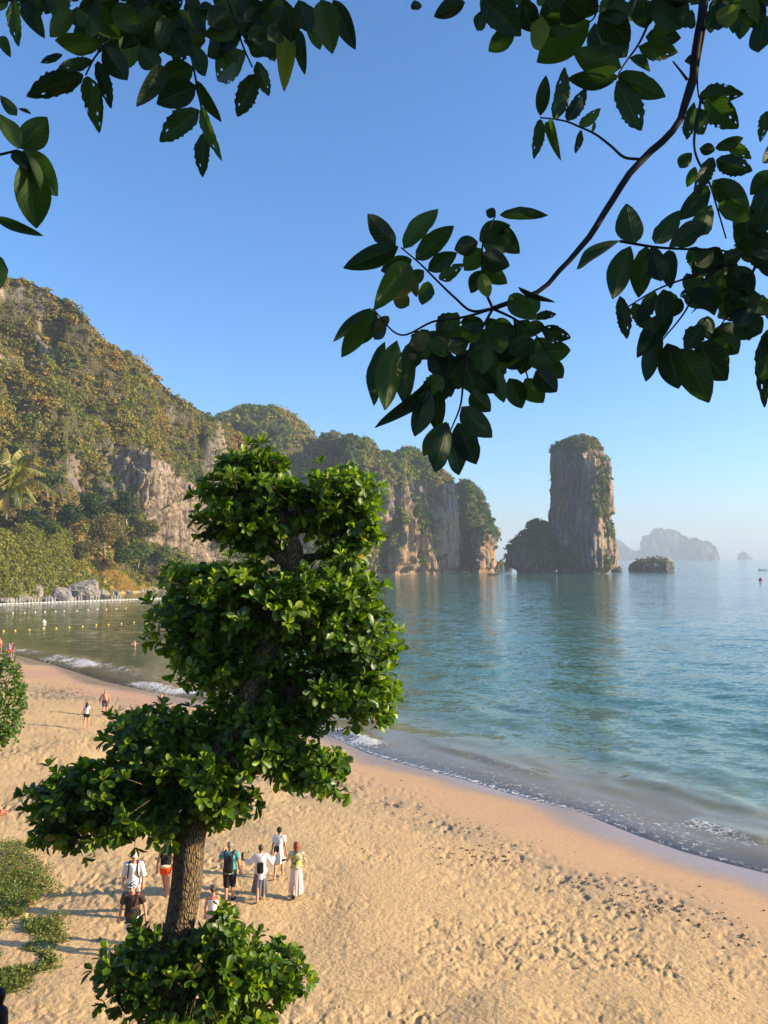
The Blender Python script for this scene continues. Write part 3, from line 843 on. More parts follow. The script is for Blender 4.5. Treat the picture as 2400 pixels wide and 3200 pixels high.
karst('stack_shoulder', [c1(*q) for q in [(958, 385, 455), (970, 350, 480), (1000, 320, 500), (1060, 272, 540), (1140, 195, 560), (1200, 128, 570), (1260, 92, 580), (1330, 76, 590), (1380, 74, 600), (1430, 100, 600), (1470, 150, 600), (1502, 180, 600)]],
      586, 16, ROCK_DARK, 'low wooded shoulder of rock joined to the left of the sea stack', kind=None, cat='rock', nth=140, nz=80, noise=(3, 2.5, 1.2), crowns=420, crown_r=(1.0, 2.4), nl=34, lsize=0.62, veg_lo=0.0, steep=0.3, dryness=-0.9, seed=171, cap=0.55, green=0.8)
S5 = 1659 / 1300.0
def c5(y, xl, xr): return (1250 + y / S5, 1100 + xl / S5, 1100 + xr / S5)
karst('rocky_islet', [c5(*q) for q in [(630, 1188, 1204), (634, 1160, 1222), (640, 1138, 1242), (649, 1124, 1258), (662, 1112, 1270), (675, 1108, 1273), (685, 1110, 1270)]], 660, 14, ROCK_DARK, 'low flat rock islet to the right of the sea stack', kind=None, cat='islet', nth=110, nz=40, noise=(2.5, 2.0, 1.4), crowns=34, crown_r=(0.8, 1.6), nl=26, lsize=0.6, veg_lo=0.2, steep=0.5, dryness=1.0, seed=181, cap=0.6, patch_lam=0.08)
karst('shore_rock', [c5(*q) for q in [(662, 1046, 1062), (666, 1040, 1070), (678, 1036, 1076), (686, 1034, 1078)]], 640, 6, ROCK_DARK, 'small dark rock at the right foot of the sea stack', kind=None, cat='rock', nth=60, nz=26, noise=(1.0, 0.8, 0.6), crowns=0, seed=191)
karst('shore_rock', [(1756, 1543, 1560), (1762, 1538, 1570), (1775, 1534, 1574), (1785, 1532, 1576)], 690, 7, ROCK_DARK, 'small rock in the gap between headland and sea stack', kind=None, cat='rock', nth=70, nz=26, noise=(1.2, 1.0, 0.7), crowns=24, crown_r=(0.7, 1.3), nl=24, lsize=0.6, veg_lo=0.2, seed=193, cap=0.8)
karst('shore_rock', [(1763, 1578, 1590), (1772, 1576, 1596), (1785, 1574, 1600)], 720, 6, ROCK_DARK, 'smaller wooded rock just behind the rock in the gap', kind=None, cat='rock', nth=60, nz=24, noise=(1.0, 1.0, 0.7), crowns=20, crown_r=(0.7, 1.3), nl=24, lsize=0.6, veg_lo=0.0, seed=195, cap=0.5)

# far islands
def island(name, prof, Y0, dep, label, seed):
    prof = np.array(prof, float)
    x = np.linspace(prof[0, 0], prof[-1, 0], 90)
    py = np.interp(x, prof[:, 0], prof[:, 1])
    zt = np.array([at(1200, p, Y0)[2] for p in py]); zt = np.maximum(zt, 0.5) * (1 + 0.07 * fbm2(np.stack([x * 0.09, x * 0 + seed], 1), 3, seed))
    xs = (x - 1200) / FPX * Y0
    n = 26
    s = np.linspace(-1, 1, n)
    cs = np.clip(1 - np.abs(s) ** 3.2, 0, 1)
    ZZ = zt[:, None] * cs[None, :]
    YY = Y0 + s[None, :] * dep * (0.35 + 0.65 * (zt / zt.max()))[:, None]
    XX = np.broadcast_to(xs[:, None], ZZ.shape)
    P = np.stack([XX, YY, ZZ], -1).reshape(-1, 3)
    w = 0.10 * zt.max()
    P[:, 1] += fbm3(P * np.array([9, 9, 4]) / dep / 2, 3, seed) * w * 3
    P[:, 2] *= 1 + 0.05 * fbm3(P / dep * 3, 3, seed + 1)
    P[:, 2] -= 2
    o = link(name, mesh_np(name, P, grid_faces(90, n), ROCK_DARK, attrs={'veg': ('FLOAT', np.clip(0.6 + fbm3(P / dep * 3, 3, seed + 5), 0, 1))}))
    return tag(o, label, kind='structure')
def p5(L): return [(1100 + x / S5, 1250 + y / S5) for x, y in L]
island('distant_island', p5([(1108, 632), (1120, 604), (1150, 596), (1162, 582), (1164, 538), (1192, 532), (1200, 530), (1208, 513), (1235, 511), (1262, 517), (1300, 525), (1325, 543), (1345, 562), (1360, 600), (1372, 632)]), 4600, 130, 'tall hazy blue island on the horizon', 201)
island('distant_island', p5([(1285, 632), (1296, 600), (1310, 570), (1340, 556), (1365, 552), (1385, 560), (1415, 563), (1432, 580), (1446, 608), (1452, 632)]), 4300, 110, 'rounded hazy island right of the tall distant one', 211)
island('distant_island', p5([(1000, 632), (1030, 556), (1062, 556), (1078, 572), (1100, 586), (1120, 604), (1135, 632)]), 4900, 120, 'pale island half hidden behind the sea stack', 221)
island('distant_islet', p5([(1538, 631), (1546, 622), (1549, 607), (1560, 603), (1568, 608), (1570, 620), (1588, 627), (1592, 631)]), 5200, 60, 'tiny hazy islet alone on the right horizon', 231)

# --- vine covered knoll at the foot of the hill
S3 = 1659 / 640.0
def c3(x, y): return x / S3, 1350 + y / S3
kp = [c3(*q) for q in [(-300, 760), (0, 800), (120, 785), (200, 772), (290, 790), (350, 850), (390, 860), (450, 815), (520, 808), (580, 850), (640, 920), (700, 990), (790, 1050), (860, 1075), (950, 1085), (1050, 1120), (1150, 1165), (1260, 1215), (1330, 1245)]]
kp = np.array(kp)
x = np.linspace(kp[0, 0], kp[-1, 0], 150)
ktop = np.interp(x, kp[:, 0], kp[:, 1])
kb = np.interp(x, [-120, 0, 150, 320, 444, 520], [196, 210, 224, 250, 268, 290])
n = 60
t = np.linspace(0, 1, n)
YT = kb + 16
zt = np.array([at(1200, p, y)[2] for p, y in zip(ktop, YT)])
ZK = zt[:, None] * np.sin(np.minimum(t * 1.45, 1) * math.pi / 2)[None, :] * (1 - smooth(0.75, 1.0, t) * 0.35)[None, :]
YK = kb[:, None] + t[None, :] * 25
XK = ((x - 1200) / FPX)[:, None] * YK
P = np.stack([XK, YK, ZK - 0.3], -1).reshape(-1, 3)
P[:, 2] += fbm3(P * 0.15, 3, 301) * 4.0 * smooth(0.2, 3, P[:, 2])
P[:, 1] += fbm3(P * 0.12 + 7, 3, 303) * 4
a = M('dry_grass_soil')
co = a.coord()
gn = a.noise(a.coord((1, 1, 0.5)), 0.7, 5, 0.6)
a.l(a.mix(a.attr('dry', 'Fac'), a.ramp(gn, [(0.3, (0.05, 0.055, 0.018)), (0.5, (0.12, 0.11, 0.035)), (0.7, (0.22, 0.17, 0.06))]), a.ramp(gn, [(0.3, (0.20, 0.14, 0.04)), (0.5, (0.36, 0.25, 0.07)), (0.7, (0.46, 0.33, 0.10))])), a.b.inputs['Base Color'])
a.b.inputs['Roughness'].default_value = 0.95
a.l(a.bump(gn, 0.4), a.b.inputs['Normal'])
def grass_at(Q):
    px_ = Q[:, 0] / Q[:, 1] * FPX + 1200
    py_ = 1600 - FPX * np.tan(np.arctan((Q[:, 2] - CAM_Z) / Q[:, 1]) - PITCH)
    gx = np.interp(py_, [1690, 1720, 1760, 1800, 1840], [235, 262, 300, 345, 410])
    return px_, np.exp(-((px_ - gx) / (26 + 0.28 * np.clip(py_ - 1700, 0, 200))) ** 2) * smooth(1685, 1712, py_)
knoll = link('knoll', mesh_np('knoll', P, grid_faces(150, n), a.m, attrs={'dry': ('FLOAT', np.clip(grass_at(P)[1] * 1.4, 0, 1))}))
tag(knoll, 'low knoll hung with creepers and yellow grass at the water', kind='structure')
F = grid_faces(150, n)
fc, fn, fa = faces_of(P, F)
rng = np.random.default_rng(9)
pxf, grass = grass_at(fc)
i = sample_faces(fc, fn, fa, (1 - np.clip(grass * 1.3, 0, 1)) * (fc[:, 2] > 1.2) * (pxf > -90), 1700, rng)
C = fc[i]; R = rng.uniform(0.6, 1.7, len(i))
cl = np.array([0.155, 0.165, 0.028]) * rng.uniform(0.75, 1.35, (len(i), 1)) + np.array([0.05, 0.02, 0.0]) * np.clip(fbm3(C * 0.2, 2, 9), 0, 1)[:, None]
V1, F1, cc1 = leaf_cloud(C, R, cl, 72, 0.27, 0.9, 13)
tag(link('creepers', mesh_np('creepers', V1, F1, FOLIAGE, sm=False, attrs={'col': ('FLOAT_COLOR', cc1)}), knoll), kind='stuff')
i = sample_faces(fc, fn, fa, grass ** 2 * (fc[:, 2] > 0.5), 15000, rng)
C = fc[i] + rng.normal(0, 0.25, (len(i), 3)); N = len(i)
dv = rng.normal(0, 0.5, (N, 3)); dv[:, 2] = 1.0; dv /= np.linalg.norm(dv, axis=1)[:, None]
sd = np.cross(dv, rng.normal(size=(N, 3))); sd /= np.linalg.norm(sd, axis=1)[:, None]
ln = rng.uniform(0.5, 1.3, (N, 1))
V1 = np.stack([C - sd * 0.09, C + sd * 0.09, C + dv * ln + rng.normal(0, .1, (N, 3))], 1).reshape(-1, 3)
gc = np.array([0.40, 0.27, 0.075]) * rng.uniform(0.7, 1.25, (N, 1))
tag(link('dry_grass', mesh_np('dry_grass', V1, np.arange(3 * N).reshape(-1, 3), FOLIAGE, sm=False, attrs={'col': ('FLOAT_COLOR', np.repeat(gc, 3, 0))}), knoll), kind='stuff')

# --- trees one can tell apart at the foot of the hill
TRUNK_FAR = plain('far_trunk_bark', (0.20, 0.16, 0.12), 0.9, 0.3, 3)
def hill_tree(vx, vy, r, Y, colr, label, name='hillside_tree', bare=False, seed=1):
    """crown centre in photo, radius in metres"""
    c = at(vx, vy, Y)
    r = r * 1.3
    zb = c[2] - r * 1.05
    e = empty(name, (c[0], c[1], zb), label, 'tree', 'trees at the foot of the hill')
    rng = np.random.default_rng(seed)
    parts = [tube(spline([(c[0], c[1], zb - 1), (c[0] + rng.normal(0, .2), c[1], zb + r * 0.8), (c[0] + rng.normal(0, .4), c[1], c[2] + r * 0.2)], 8), np.linspace(0.22, 0.07, 8) * r / 3, 7)]
    for k in range(6):
        an = rng.uniform(0, 6.28); z0 = c[2] - r * rng.uniform(0.2, 0.9)
        parts.append(tube(spline([(c[0], c[1], z0), (c[0] + math.cos(an) * r * .4, c[1] + math.sin(an) * r * .4, z0 + r * .3), (c[0] + math.cos(an) * r * .8, c[1] + math.sin(an) * r * .8, z0 + r * .8)], 5), np.linspace(0.09, 0.03, 5) * r / 3, 5))
    V, F = merge(parts)
    child('trunk', V, F, TRUNK_FAR, e)
    m = 22
    u = rng.normal(size=(m, 3)); u /= np.linalg.norm(u, axis=1)[:, None]; u[:, 2] = u[:, 2] * 0.9
    C = c + u * r * 0.62 * rng.uniform(0.7, 1.1, (m, 1)); R = r * rng.uniform(0.34, 0.52, m)
    V, F, cc = leaf_cloud(C, R, np.array(colr) * rng.uniform(0.8, 1.2, (m, 1)), 60 if bare else 120, 0.17 + 0.045 * r, 0.85, seed)
    child('crown', V, F, FOLIAGE, e, sm=False, attrs={'col': ('FLOAT_COLOR', cc)})
DG = (0.036, 0.062, 0.016); MG = (0.062, 0.092, 0.020); BR = (0.15, 0.115, 0.035); LG = (0.085, 0.125, 0.022)
for k, (x, y, r, Y, cl, lb, nm) in enumerate([
    (290, 1582, 4.6, 252, DG, 'dark round tree nearest the bare pale cliff, left of it', 0),
    (395, 1580, 4.2, 258, DG, 'dark tree directly below the bare pale cliff face', 0),
    (215, 1618, 3.6, 247, DG, 'dark tree between the palm and the round dark trees', 0),
    (85, 1625, 3.8, 242, (0.05, 0.075, 0.02), 'dark green tree under the tips of the palm fronds', 0),
    (150, 1650, 2.8, 240, MG, 'small mid green tree low behind the knoll crest', 0),
    (328, 1668, 4.6, 250, BR, 'brownish half bare tree standing above the yellow grass', 1),
    (432, 1725, 3.4, 264, LG, 'bright green leafy tree right of the brownish one', 0),
    (385, 1735, 2.9, 258, MG, 'mid green tree close right of the brownish half bare tree', 0),
    (508, 1735, 3.2, 288, (0.105, 0.135, 0.03), 'yellow green tree at the foot of the hollowed cliff', 0),
    (465, 1655, 3.4, 278, (0.12, 0.11, 0.035), 'olive dry tree against the lower edge of the cliff', 1),
    (490, 1790, 2.6, 282, (0.17, 0.125, 0.05), 'pale dry thicket tree near the rocks by the topiary tree', 1),
    (560, 1790, 2.8, 312, (0.15, 0.115, 0.045), 'dry pale tree just left of the topiary leaves', 1),
    (262, 1720, 2.6, 246, (0.11, 0.10, 0.03), 'small olive tree on the shoulder of the knoll', 0),
    (20, 1560, 4.2, 250, MG, 'green tree behind the palm at the left edge', 0),
    (150, 1500, 4.0, 258, MG, 'green tree high on the slope right of the palm', 0)]):
    hill_tree(x, y, r, Y, cl, lb, bare=bool(nm), seed=400 + k)

# --- boulders
def boulder(vx, vy, w, h, dpt, Y, label, seed, name='boulder', tilt=0.0, grp='boulders along the rocky shore'):
    rng = np.random.default_rng(seed)
    bm = bmesh.new()
    for k in range(22):
        u = rng.normal(size=3); u /= np.linalg.norm(u)
        u = np.sign(u) * np.abs(u) ** 0.7
        bm.verts.new((u[0] * w / 2 * rng.uniform(.75, 1), u[1] * dpt / 2 * rng.uniform(.75, 1), u[2] * h / 2 * rng.uniform(.75, 1) + h * 0.40))
    r = bmesh.ops.convex_hull(bm, input=bm.verts)
    bmesh.ops.delete(bm, geom=[g for g in r['geom_interior'] if isinstance(g, bmesh.types.BMVert)], context='VERTS')
    cuts = 4 if w > 3 else 1
    bmesh.ops.bevel(bm, geom=list(bm.edges), offset=0.03 * w, segments=1, affect='EDGES', profile=0.5)
    bmesh.ops.triangulate(bm, faces=bm.faces[:])
    bmesh.ops.subdivide_edges(bm, edges=bm.edges[:], cuts=cuts, use_grid_fill=True)
    V = np.array([v.co for v in bm.verts])
    d = fbm3(V * 2.4 / max(w, 2) * 2, 4, seed) * 0.075 * w + fbm3(V * np.array([2.5, 2.5, 1.2]), 3, seed + 1) * 0.03 * w
    nrm = V - V.mean(0); nrm /= np.linalg.norm(nrm, axis=1)[:, None]
    V = V + nrm * d[:, None]
    for v, c in zip(bm.verts, V): v.co = c
    me = bpy.data.meshes.new(name); bm.to_mesh(me); bm.free(); me.materials.append(BOULDER)
    p = at_z(vx, vy, 0.0) if Y is None else at(vx, vy, Y)
    o = link(name, me, None, (p[0], p[1], -0.15 * h if Y is None else p[2]))
    o.rotation_euler = (0, tilt, rng.uniform(0, 0.5))
    return tag(o, label, 'boulder' if w > 2.5 else 'rock', grp)
boulder(257, 1868, 12.5, 8.6, 8, None, 'biggest grey boulder at the water by the yellow grass', 501)
boulder(195, 1877, 7.6, 5.0, 5, None, 'slanting grey slab boulder left of the biggest boulder', 502, tilt=0.35)
boulder(112, 1872, 9.0, 6.6, 6, None, 'pale grey boulder half under creepers left of the slab', 503, tilt=-0.3)
boulder(75, 1884, 4.5, 2.6, 4, None, 'low dark boulder at the water below the creepers', 504)
boulder(150, 1882, 3.6, 2.4, 3, None, 'small boulder between the pale boulder and the slab', 505)
boulder(15, 1886, 5.0, 2.4, 4, None, 'low rock at the left edge behind the pontoon', 506)
boulder(318, 1862, 4.2, 2.9, 3, None, 'block of rock touching the biggest boulder on its right', 507)
rng = np.random.default_rng(77)
sx = np.linspace(338, 640, 30)
ordn = ['1st', '2nd', '3rd'] + ['%dth' % k for k in range(4, 40)]
for k, x in enumerate(sx):
    y = np.interp(x, [320, 444, 560, 633], [1860, 1851, 1838, 1828]) - rng.uniform(0, 4)
    w = rng.uniform(1.3, 3.1)
    boulder(x, y, w, w * rng.uniform(0.55, 0.85), w * 0.8, None, '%s grey shore rock rightwards of the biggest boulder in the waterline row' % ordn[k], 520 + k, name='shore_stone', tilt=rng.normal(0, .2), grp='row of stones at the foot of the hill')

# ------------------------------------------------------------------ leaves
def leaf_template(nx=5, ny=2, kind='obovate', fold=0.10, curl=0.12, seed=0, bite=0.0, holes=0, twist=0.0):
    """blade along +x from 0 to 1, width about 1 (scaled later), normal +z"""
    rng = np.random.default_rng(seed)
    t = np.linspace(0, 1, nx + 1)
    if kind == 'obovate':
        t = 1 - (1 - t) ** 1.35
        w = np.interp(t, [0, 0.12, 0.3, 0.5, 0.7, 0.85, 0.95, 1.0], [0.05, 0.2, 0.48, 0.80, 1.0, 0.92, 0.62, 0.22])
    else:
        w = np.sin(t ** 0.88 * math.pi) ** 0.74; w[-1] = 0.05
    w[0] = 0.04
    w = w / w.max() * 0.5
    s = np.linspace(-1, 1, 2 * ny + 1)
    V, UV = [], []
    for i, ti in enumerate(t):
        for sj in s:
            e = abs(sj) ** 2
            wi = w[i]
            if bite and 0 < i < nx:
                q = rng.random()
                wi = wi * (1 - (bite * q if (abs(sj) > 0.9 and rng.random() < 0.55) else 0.03 * q))
            y = sj * wi
            z = fold * abs(y) * 2 * (1 - 0.4 * ti) - curl * ti ** 2 + 0.02 * math.sin(ti * 9 + sj * 3) * abs(sj) + twist * y * ti
            V.append((ti, y, z)); UV.append((ti, 0.5 + sj * 0.5))
    V, UV = np.array(V), np.array(UV)
    m = 2 * ny + 1
    F = grid_faces(nx + 1, m)
    if holes:
        ok = np.ones(len(F), bool)
        inner = [k for k in range(len(F)) if 0.15 < V[F[k]].mean(0)[0] < 0.9]
        ok[rng.choice(inner, holes, replace=False)] = False
        F = F[ok]
    return V, F, UV

def frames(base, tip, roll, droop=None):
    """matrices columns for leaves: x along blade, z the upper side"""
    x = tip - base
    L = np.linalg.norm(x, axis=1)
    x = x / L[:, None]
    z = roll - (roll * x).sum(1)[:, None] * x
    z /= np.linalg.norm(z, axis=1)[:, None] + 1e-9
    y = np.cross(z, x)
    return x, y, z, L

def leaf_mass(tpls, base, x, y, z, L, wid, colr, rng):
    Vs, Fs, UVs, Cs, off = [], [], [], [], 0
    pick = rng.integers(0, len(tpls), len(base))
    for k, (V, F, UV) in enumerate(tpls):
        m = np.nonzero(pick == k)[0]
        if not len(m): continue
        P = base[m][:, None, :] + (V[None, :, 0:1] * x[m][:, None, :] + V[None, :, 2:3] * z[m][:, None, :]) * L[m][:, None, None] + V[None, :, 1:2] * y[m][:, None, :] * (L * wid)[m][:, None, None]
        n = len(V)
        Vs.append(P.reshape(-1, 3))
        Fs.append((F[None] + (np.arange(len(m)) * n)[:, None, None]).reshape(-1, 4) + off)
        UVs.append(np.tile(UV, (len(m), 1)))
        Cs.append(np.repeat(colr[m], n, axis=0))
        off += len(m) * n
    return np.concatenate(Vs), np.concatenate(Fs), np.concatenate(UVs), np.concatenate(Cs)

def leaf_object(name, me, parent, b, x, y, z, L, wid):
    o = bpy.data.objects.new(name, me)
    COL.objects.link(o)
    o.parent = parent
    b = np.asarray(b) - np.array(parent.location)
    mt = Matrix(((x[0] * L, y[0] * L * wid, z[0] * L, b[0]), (x[1] * L, y[1] * L * wid, z[1] * L, b[1]), (x[2] * L, y[2] * L * wid, z[2] * L, b[2]), (0, 0, 0, 1)))
    o.matrix_basis = mt
    return o

# ------------------------------------------------------------------ the tree clipped in tiers
TY = 9.0
def tv(vx, vy, dy=0.0):
    return at(vx * VW, vy * VW, TY + dy)
base = np.array([*at(372 * VW, 2212 * VW, TY)[:2], 0]); base[2] = gz(base[0], base[1]) - 0.1
tree = empty('topiary_tree', base, 'glossy green tree clipped into tiers on a leaning trunk before the beach', 'tree')
tpath = spline([base, base * 0.4 + tv(372, 2212) * 0.6, tv(362, 2160), tv(378, 2050), tv(402, 1930), tv(412, 1810), tv(450, 1690), tv(515, 1560), tv(570, 1420), tv(618, 1290), tv(628, 1200), tv(622, 1150)], 60)
hgt = np.linspace(0, 1, 60)
trad = np.interp(hgt, [0, 0.3, 0.5, 0.62, 0.8, 1.0], [0.28, 0.185, 0.172, 0.165, 0.13, 0.085])
V, F = tube(tpath, trad, 28, True, 0.10, 3)
# fluted bark ridges
th = np.tile(np.arange(28), 60)
V[:28 * 60] += 0
child('trunk', V, F, BARK, tree)
CL = [  # clumps: centre and radii in the photo, depth shift and depth radius in metres
    (525, 1070, 98, 58, 0.0, 0.55), (510, 1005, 46, 32, 0.1, 0.32), (575, 1000, 50, 28, 0.15, 0.35), (745, 1055, 86, 42, 0.0, 0.55), (755, 1130, 62, 62, -0.05, 0.45), (748, 1196, 56, 42, -0.05, 0.4), (505, 1135, 80, 36, -0.05, 0.5), (640, 1078, 110, 40, 0.15, 0.55), (625, 1105, 95, 48, -0.1, 0.5), (560, 1160, 85, 34, -0.05, 0.4),
    (470, 1268, 125, 52, 0.0, 0.65), (705, 1282, 125, 52, 0.0, 0.7), (420, 1360, 110, 78, 0.0, 0.6), (745, 1370, 112, 85, 0.0, 0.65), (590, 1325, 140, 95, -0.15, 0.75), (780, 1505, 92, 70, 0.0, 0.6), (630, 1490, 130, 80, -0.05, 0.7), (465, 1435, 100, 48, 0.05, 0.55),
    (340, 1600, 130, 70, 0.0, 0.65), (205, 1715, 125, 72, 0.0, 0.65), (390, 1690, 130, 82, -0.1, 0.75), (520, 1610, 110, 78, 0.0, 0.6), (665, 1660, 98, 52, 0.0, 0.55), (135, 1785, 74, 52, 0.05, 0.45), (300, 1770, 110, 45, -0.1, 0.55), (480, 1745, 70, 45, -0.15, 0.4), (560, 1560, 125, 85, 0.0, 0.6),
    (470, 2010, 62, 42, -0.15, 0.35), (300, 2112, 102, 56, -0.05, 0.55), (560, 2110, 108, 54, 0.0, 0.55), (430, 2120, 120, 62, -0.3, 0.6), (312, 2020, 36, 28, -0.05, 0.28), (430, 2205, 160, 50, -0.25, 0.6)]
PXM = TY / FPX * VW
cc = np.array([tv(a_, b_, e_) for a_, b_, c_, d_, e_, f_ in CL])
cr = np.array([(max(c_ - 15, 20) * PXM, f_ - 0.05, max(d_ - 15, 16) * PXM) for a_, b_, c_, d_, e_, f_ in CL])
rng = np.random.default_rng(21)
PT, NM, TWB = [], [], []
for k in range(len(CL)):
    area = 4 * math.pi * np.mean([(cr[k][0] * cr[k][1]) ** 1.6, (cr[k][0] * cr[k][2]) ** 1.6, (cr[k][1] * cr[k][2]) ** 1.6]) ** (1 / 1.6)
    n = int(area / 0.0102)
    u = rng.normal(size=(n, 3)); u /= np.linalg.norm(u, axis=1)[:, None]
    lump = 1 + 0.30 * vn3(u * 2.6 + k * 7, 8)
    p = cc[k] + u * cr[k] * (lump * rng.uniform(0.78, 1.04, n))[:, None]
    inn = rng.random(n) < 0.45
    p = np.where(inn[:, None], cc[k] + u * cr[k] * rng.uniform(0.25, 0.72, n)[:, None], p)
    push = np.where(rng.random(n) < 0.16, rng.uniform(0.04, 0.2, n), 0)
    p = p + u * push[:, None]
    nr = u / cr[k]; nr /= np.linalg.norm(nr, axis=1)[:, None]
    keep = np.ones(n, bool)
    keep &= ~(inn & (p[:, 1] < TY - 0.26) & (u[:, 0] < 0.5))
    keep &= ~((nr[:, 1] < -0.15) & (nr[:, 2] < 0.30) & (nr[:, 0] < 0.45) & (vn3(p * 3.1, 77) < 0.34) & ~inn)
    for j in range(len(CL)):
        if j != k: keep &= ((((p - cc[j]) / cr[j]) ** 2).sum(1) > 0.62) | (inn & (rng.random(n) < 0.5))
    PT.append(p[keep]); NM.append(nr[keep]); TWB.append((p - u * (push[:, None] + 0.16))[keep])
PT = np.concatenate(PT); NM = np.concatenate(NM); TWB = np.concatenate(TWB)
# keep the foliage off the stretch of bare trunk
scr = 1200 + PT[:, 0] / PT[:, 1] * FPX
vx_ = scr / VW
vy_ = np.array([(1600 - FPX * math.tan(math.atan2(p[2] - CAM_Z, p[1]) - PITCH)) / VW for p in PT])
bare = (vx_ > 330) & (vx_ < 480) & (vy_ > 1815) & (vy_ < 2010) & (PT[:, 1] < TY + 0.3)
top = (np.hypot((vx_ - 632) / 36, (vy_ - 1190) / 42) < 1) & (PT[:, 1] < TY)
hollow = np.zeros(len(PT), bool)
for hx, hy, hrx, hry in ((600, 1085, 95, 30), (545, 1400, 130, 50), (640, 1450, 100, 50), (560, 1505, 130, 48), (450, 1310, 70, 26), (470, 1590, 120, 42), (610, 1580, 120, 38), (320, 1715, 110, 30), (200, 1770, 70, 24), (410, 2150, 90, 30)):
    q_ = np.hypot((vx_ - hx) / hrx, (vy_ - hy) / hry) + 0.35 * vn3(PT * 5, 55)
    hollow |= (q_ < 1) & (PT[:, 1] < TY - 0.16)
hollow &= rng.random(len(PT)) < 0.93
drop_ = bare | top | hollow
PT, NM, TWB = PT[~drop_], NM[~drop_], TWB[~drop_]
nR = len(PT)
t1_ = np.cross(PT - TWB, [0.2, 0.9, 0.4]); t1_ /= np.linalg.norm(t1_, axis=1)[:, None] + 1e-9
t2_ = np.cross(PT - TWB, t1_); t2_ /= np.linalg.norm(t2_, axis=1)[:, None] + 1e-9
ring = [t1_, -0.5 * t1_ + 0.87 * t2_, -0.5 * t1_ - 0.87 * t2_]
V = np.stack([TWB + r_ * 0.006 for r_ in ring] + [PT + r_ * 0.004 for r_ in ring], 1).reshape(-1, 3)
F = (np.array([(0, 1, 4, 3), (1, 2, 5, 4), (2, 0, 3, 5)])[None] + (np.arange(nR) * 6)[:, None, None]).reshape(-1, 4)
tag(child('twigs', V, F, BARK, tree), kind='stuff')
LB, LT, LR, LC, LS = [], [], [], [], []
axis = NM + np.array([0.05, 0, 0.35]) + rng.normal(0, 0.25, (nR, 3)); axis /= np.linalg.norm(axis, axis=1)[:, None]
bright = np.clip(fbm3(PT * 2.2, 2, 5) * 0.8 + 0.5, 0, 1)
for k in range(nR):
    m = rng.integers(6, 9)
    a_ = axis[k]
    t1 = np.cross(a_, [0.3, 0.5, 0.81]); t1 /= np.linalg.norm(t1); t2 = np.cross(a_, t1)
    ph = rng.uniform(0, 6.28)
    for j in range(m):
        an = ph + j * 2.4
        op = rng.uniform(0.45, 1.35) if j < m - 2 else rng.uniform(0.12, 0.5)      # opening angle, the youngest leaves upright
        d = a_ * math.cos(op) + (t1 * math.cos(an) + t2 * math.sin(an)) * math.sin(op)
        d = d + np.array([0, 0, -0.22 * math.sin(op)]); d /= np.linalg.norm(d)
        L = rng.uniform(0.112, 0.172) * (0.8 if j >= m - 2 else 1)
        LB.append(PT[k] + d * 0.012); LT.append(PT[k] + d * L); LR.append(a_ + rng.normal(0, .15, 3)); LS.append(rng.uniform(0.46, 0.60))
        g_ = bright[k] * 0.40 + (0.5 if j >= m - 2 else 0) + rng.uniform(-0.12, 0.26)
        LC.append(g_)
LB, LT, LR, LS, LC = map(np.array, (LB, LT, LR, LS, LC))
gcol = np.array([[0.026, 0.064, 0.006], [0.072, 0.148, 0.008], [0.19, 0.30, 0.010], [0.33, 0.41, 0.016]])
gi = np.clip(LC, 0, 1) * 2.99; i0 = gi.astype(int)
lcol = gcol[i0] * (1 - (gi - i0))[:, None] + gcol[np.minimum(i0 + 1, 3)] * (gi - i0)[:, None]
old = rng.random(len(lcol)) < 0.006
lcol[old] = (0.30, 0.20, 0.03)
x, y, z, L = frames(LB, LT, LR)
tp = [leaf_template(3, 1, 'obovate', f, c, s) for f, c, s in ((0.16, 0.10, 1), (0.10, 0.18, 2), (0.22, 0.05, 3), (0.14, 0.24, 4))]
# the 300 leaves nearest the eye are leaves of their own, the rest one mass
facing = LB[:, 1] - 0.35 * ((LB[:, 0] - LB[:, 0].mean()))
order = np.argsort(facing)
pool = order[:2600]
sel = rng.choice(pool, 300, replace=False)
msk_ = np.ones(len(LB), bool); msk_[sel] = False
V, F, UV, C = leaf_mass(tp, LB[msk_], x[msk_], y[msk_], z[msk_], L[msk_], LS[msk_], lcol[msk_], rng)
tag(child('foliage', V, F, ALMOND, tree, attrs={'col': ('FLOAT_COLOR', C)}, uv=UV), kind='stuff')
lm = [mesh_np('leaf', *leaf_template(6, 2, 'obovate', f, c, s)[:2], ALMOND_OBJ, uv=leaf_template(6, 2, 'obovate', f, c, s)[2]) for f, c, s in ((0.16, 0.10, 1), (0.10, 0.18, 2), (0.22, 0.05, 3), (0.14, 0.24, 4))]
for q, k in enumerate(sel):
    leaf_object('leaf', lm[q % 4], tree, LB[k], x[k], y[k], z[k], L[k], LS[k])
# limbs from the trunk into each clump
for k in range(0, len(CL)):
    if (CL[k][1] > 1960 and k % 2) or 1730 < CL[k][1] < 1960: continue
    zc = cc[k][2] - 0.1
    j = int(np.argmin(np.linalg.norm(tpath - (cc[k] * np.array([0, 0, 1]) + np.array([*tpath[np.argmin(abs(tpath[:, 2] - zc))][:2], 0]) - np.array([0, 0, 0.12])), axis=1)))
    s0 = tpath[min(j, 59)]
    mid = (s0 + cc[k]) / 2 + np.array([0, 0.12, 0.02])
    e1 = cc[k] + rng.normal(0, 0.15, 3)
    V, F = tube(spline([s0, mid, e1], 10), np.linspace(min(0.09, trad[min(j, 59)] * 0.55), 0.025, 10), 8, True, 0.1, k)
    child('limb', V, F, BARK, tree)
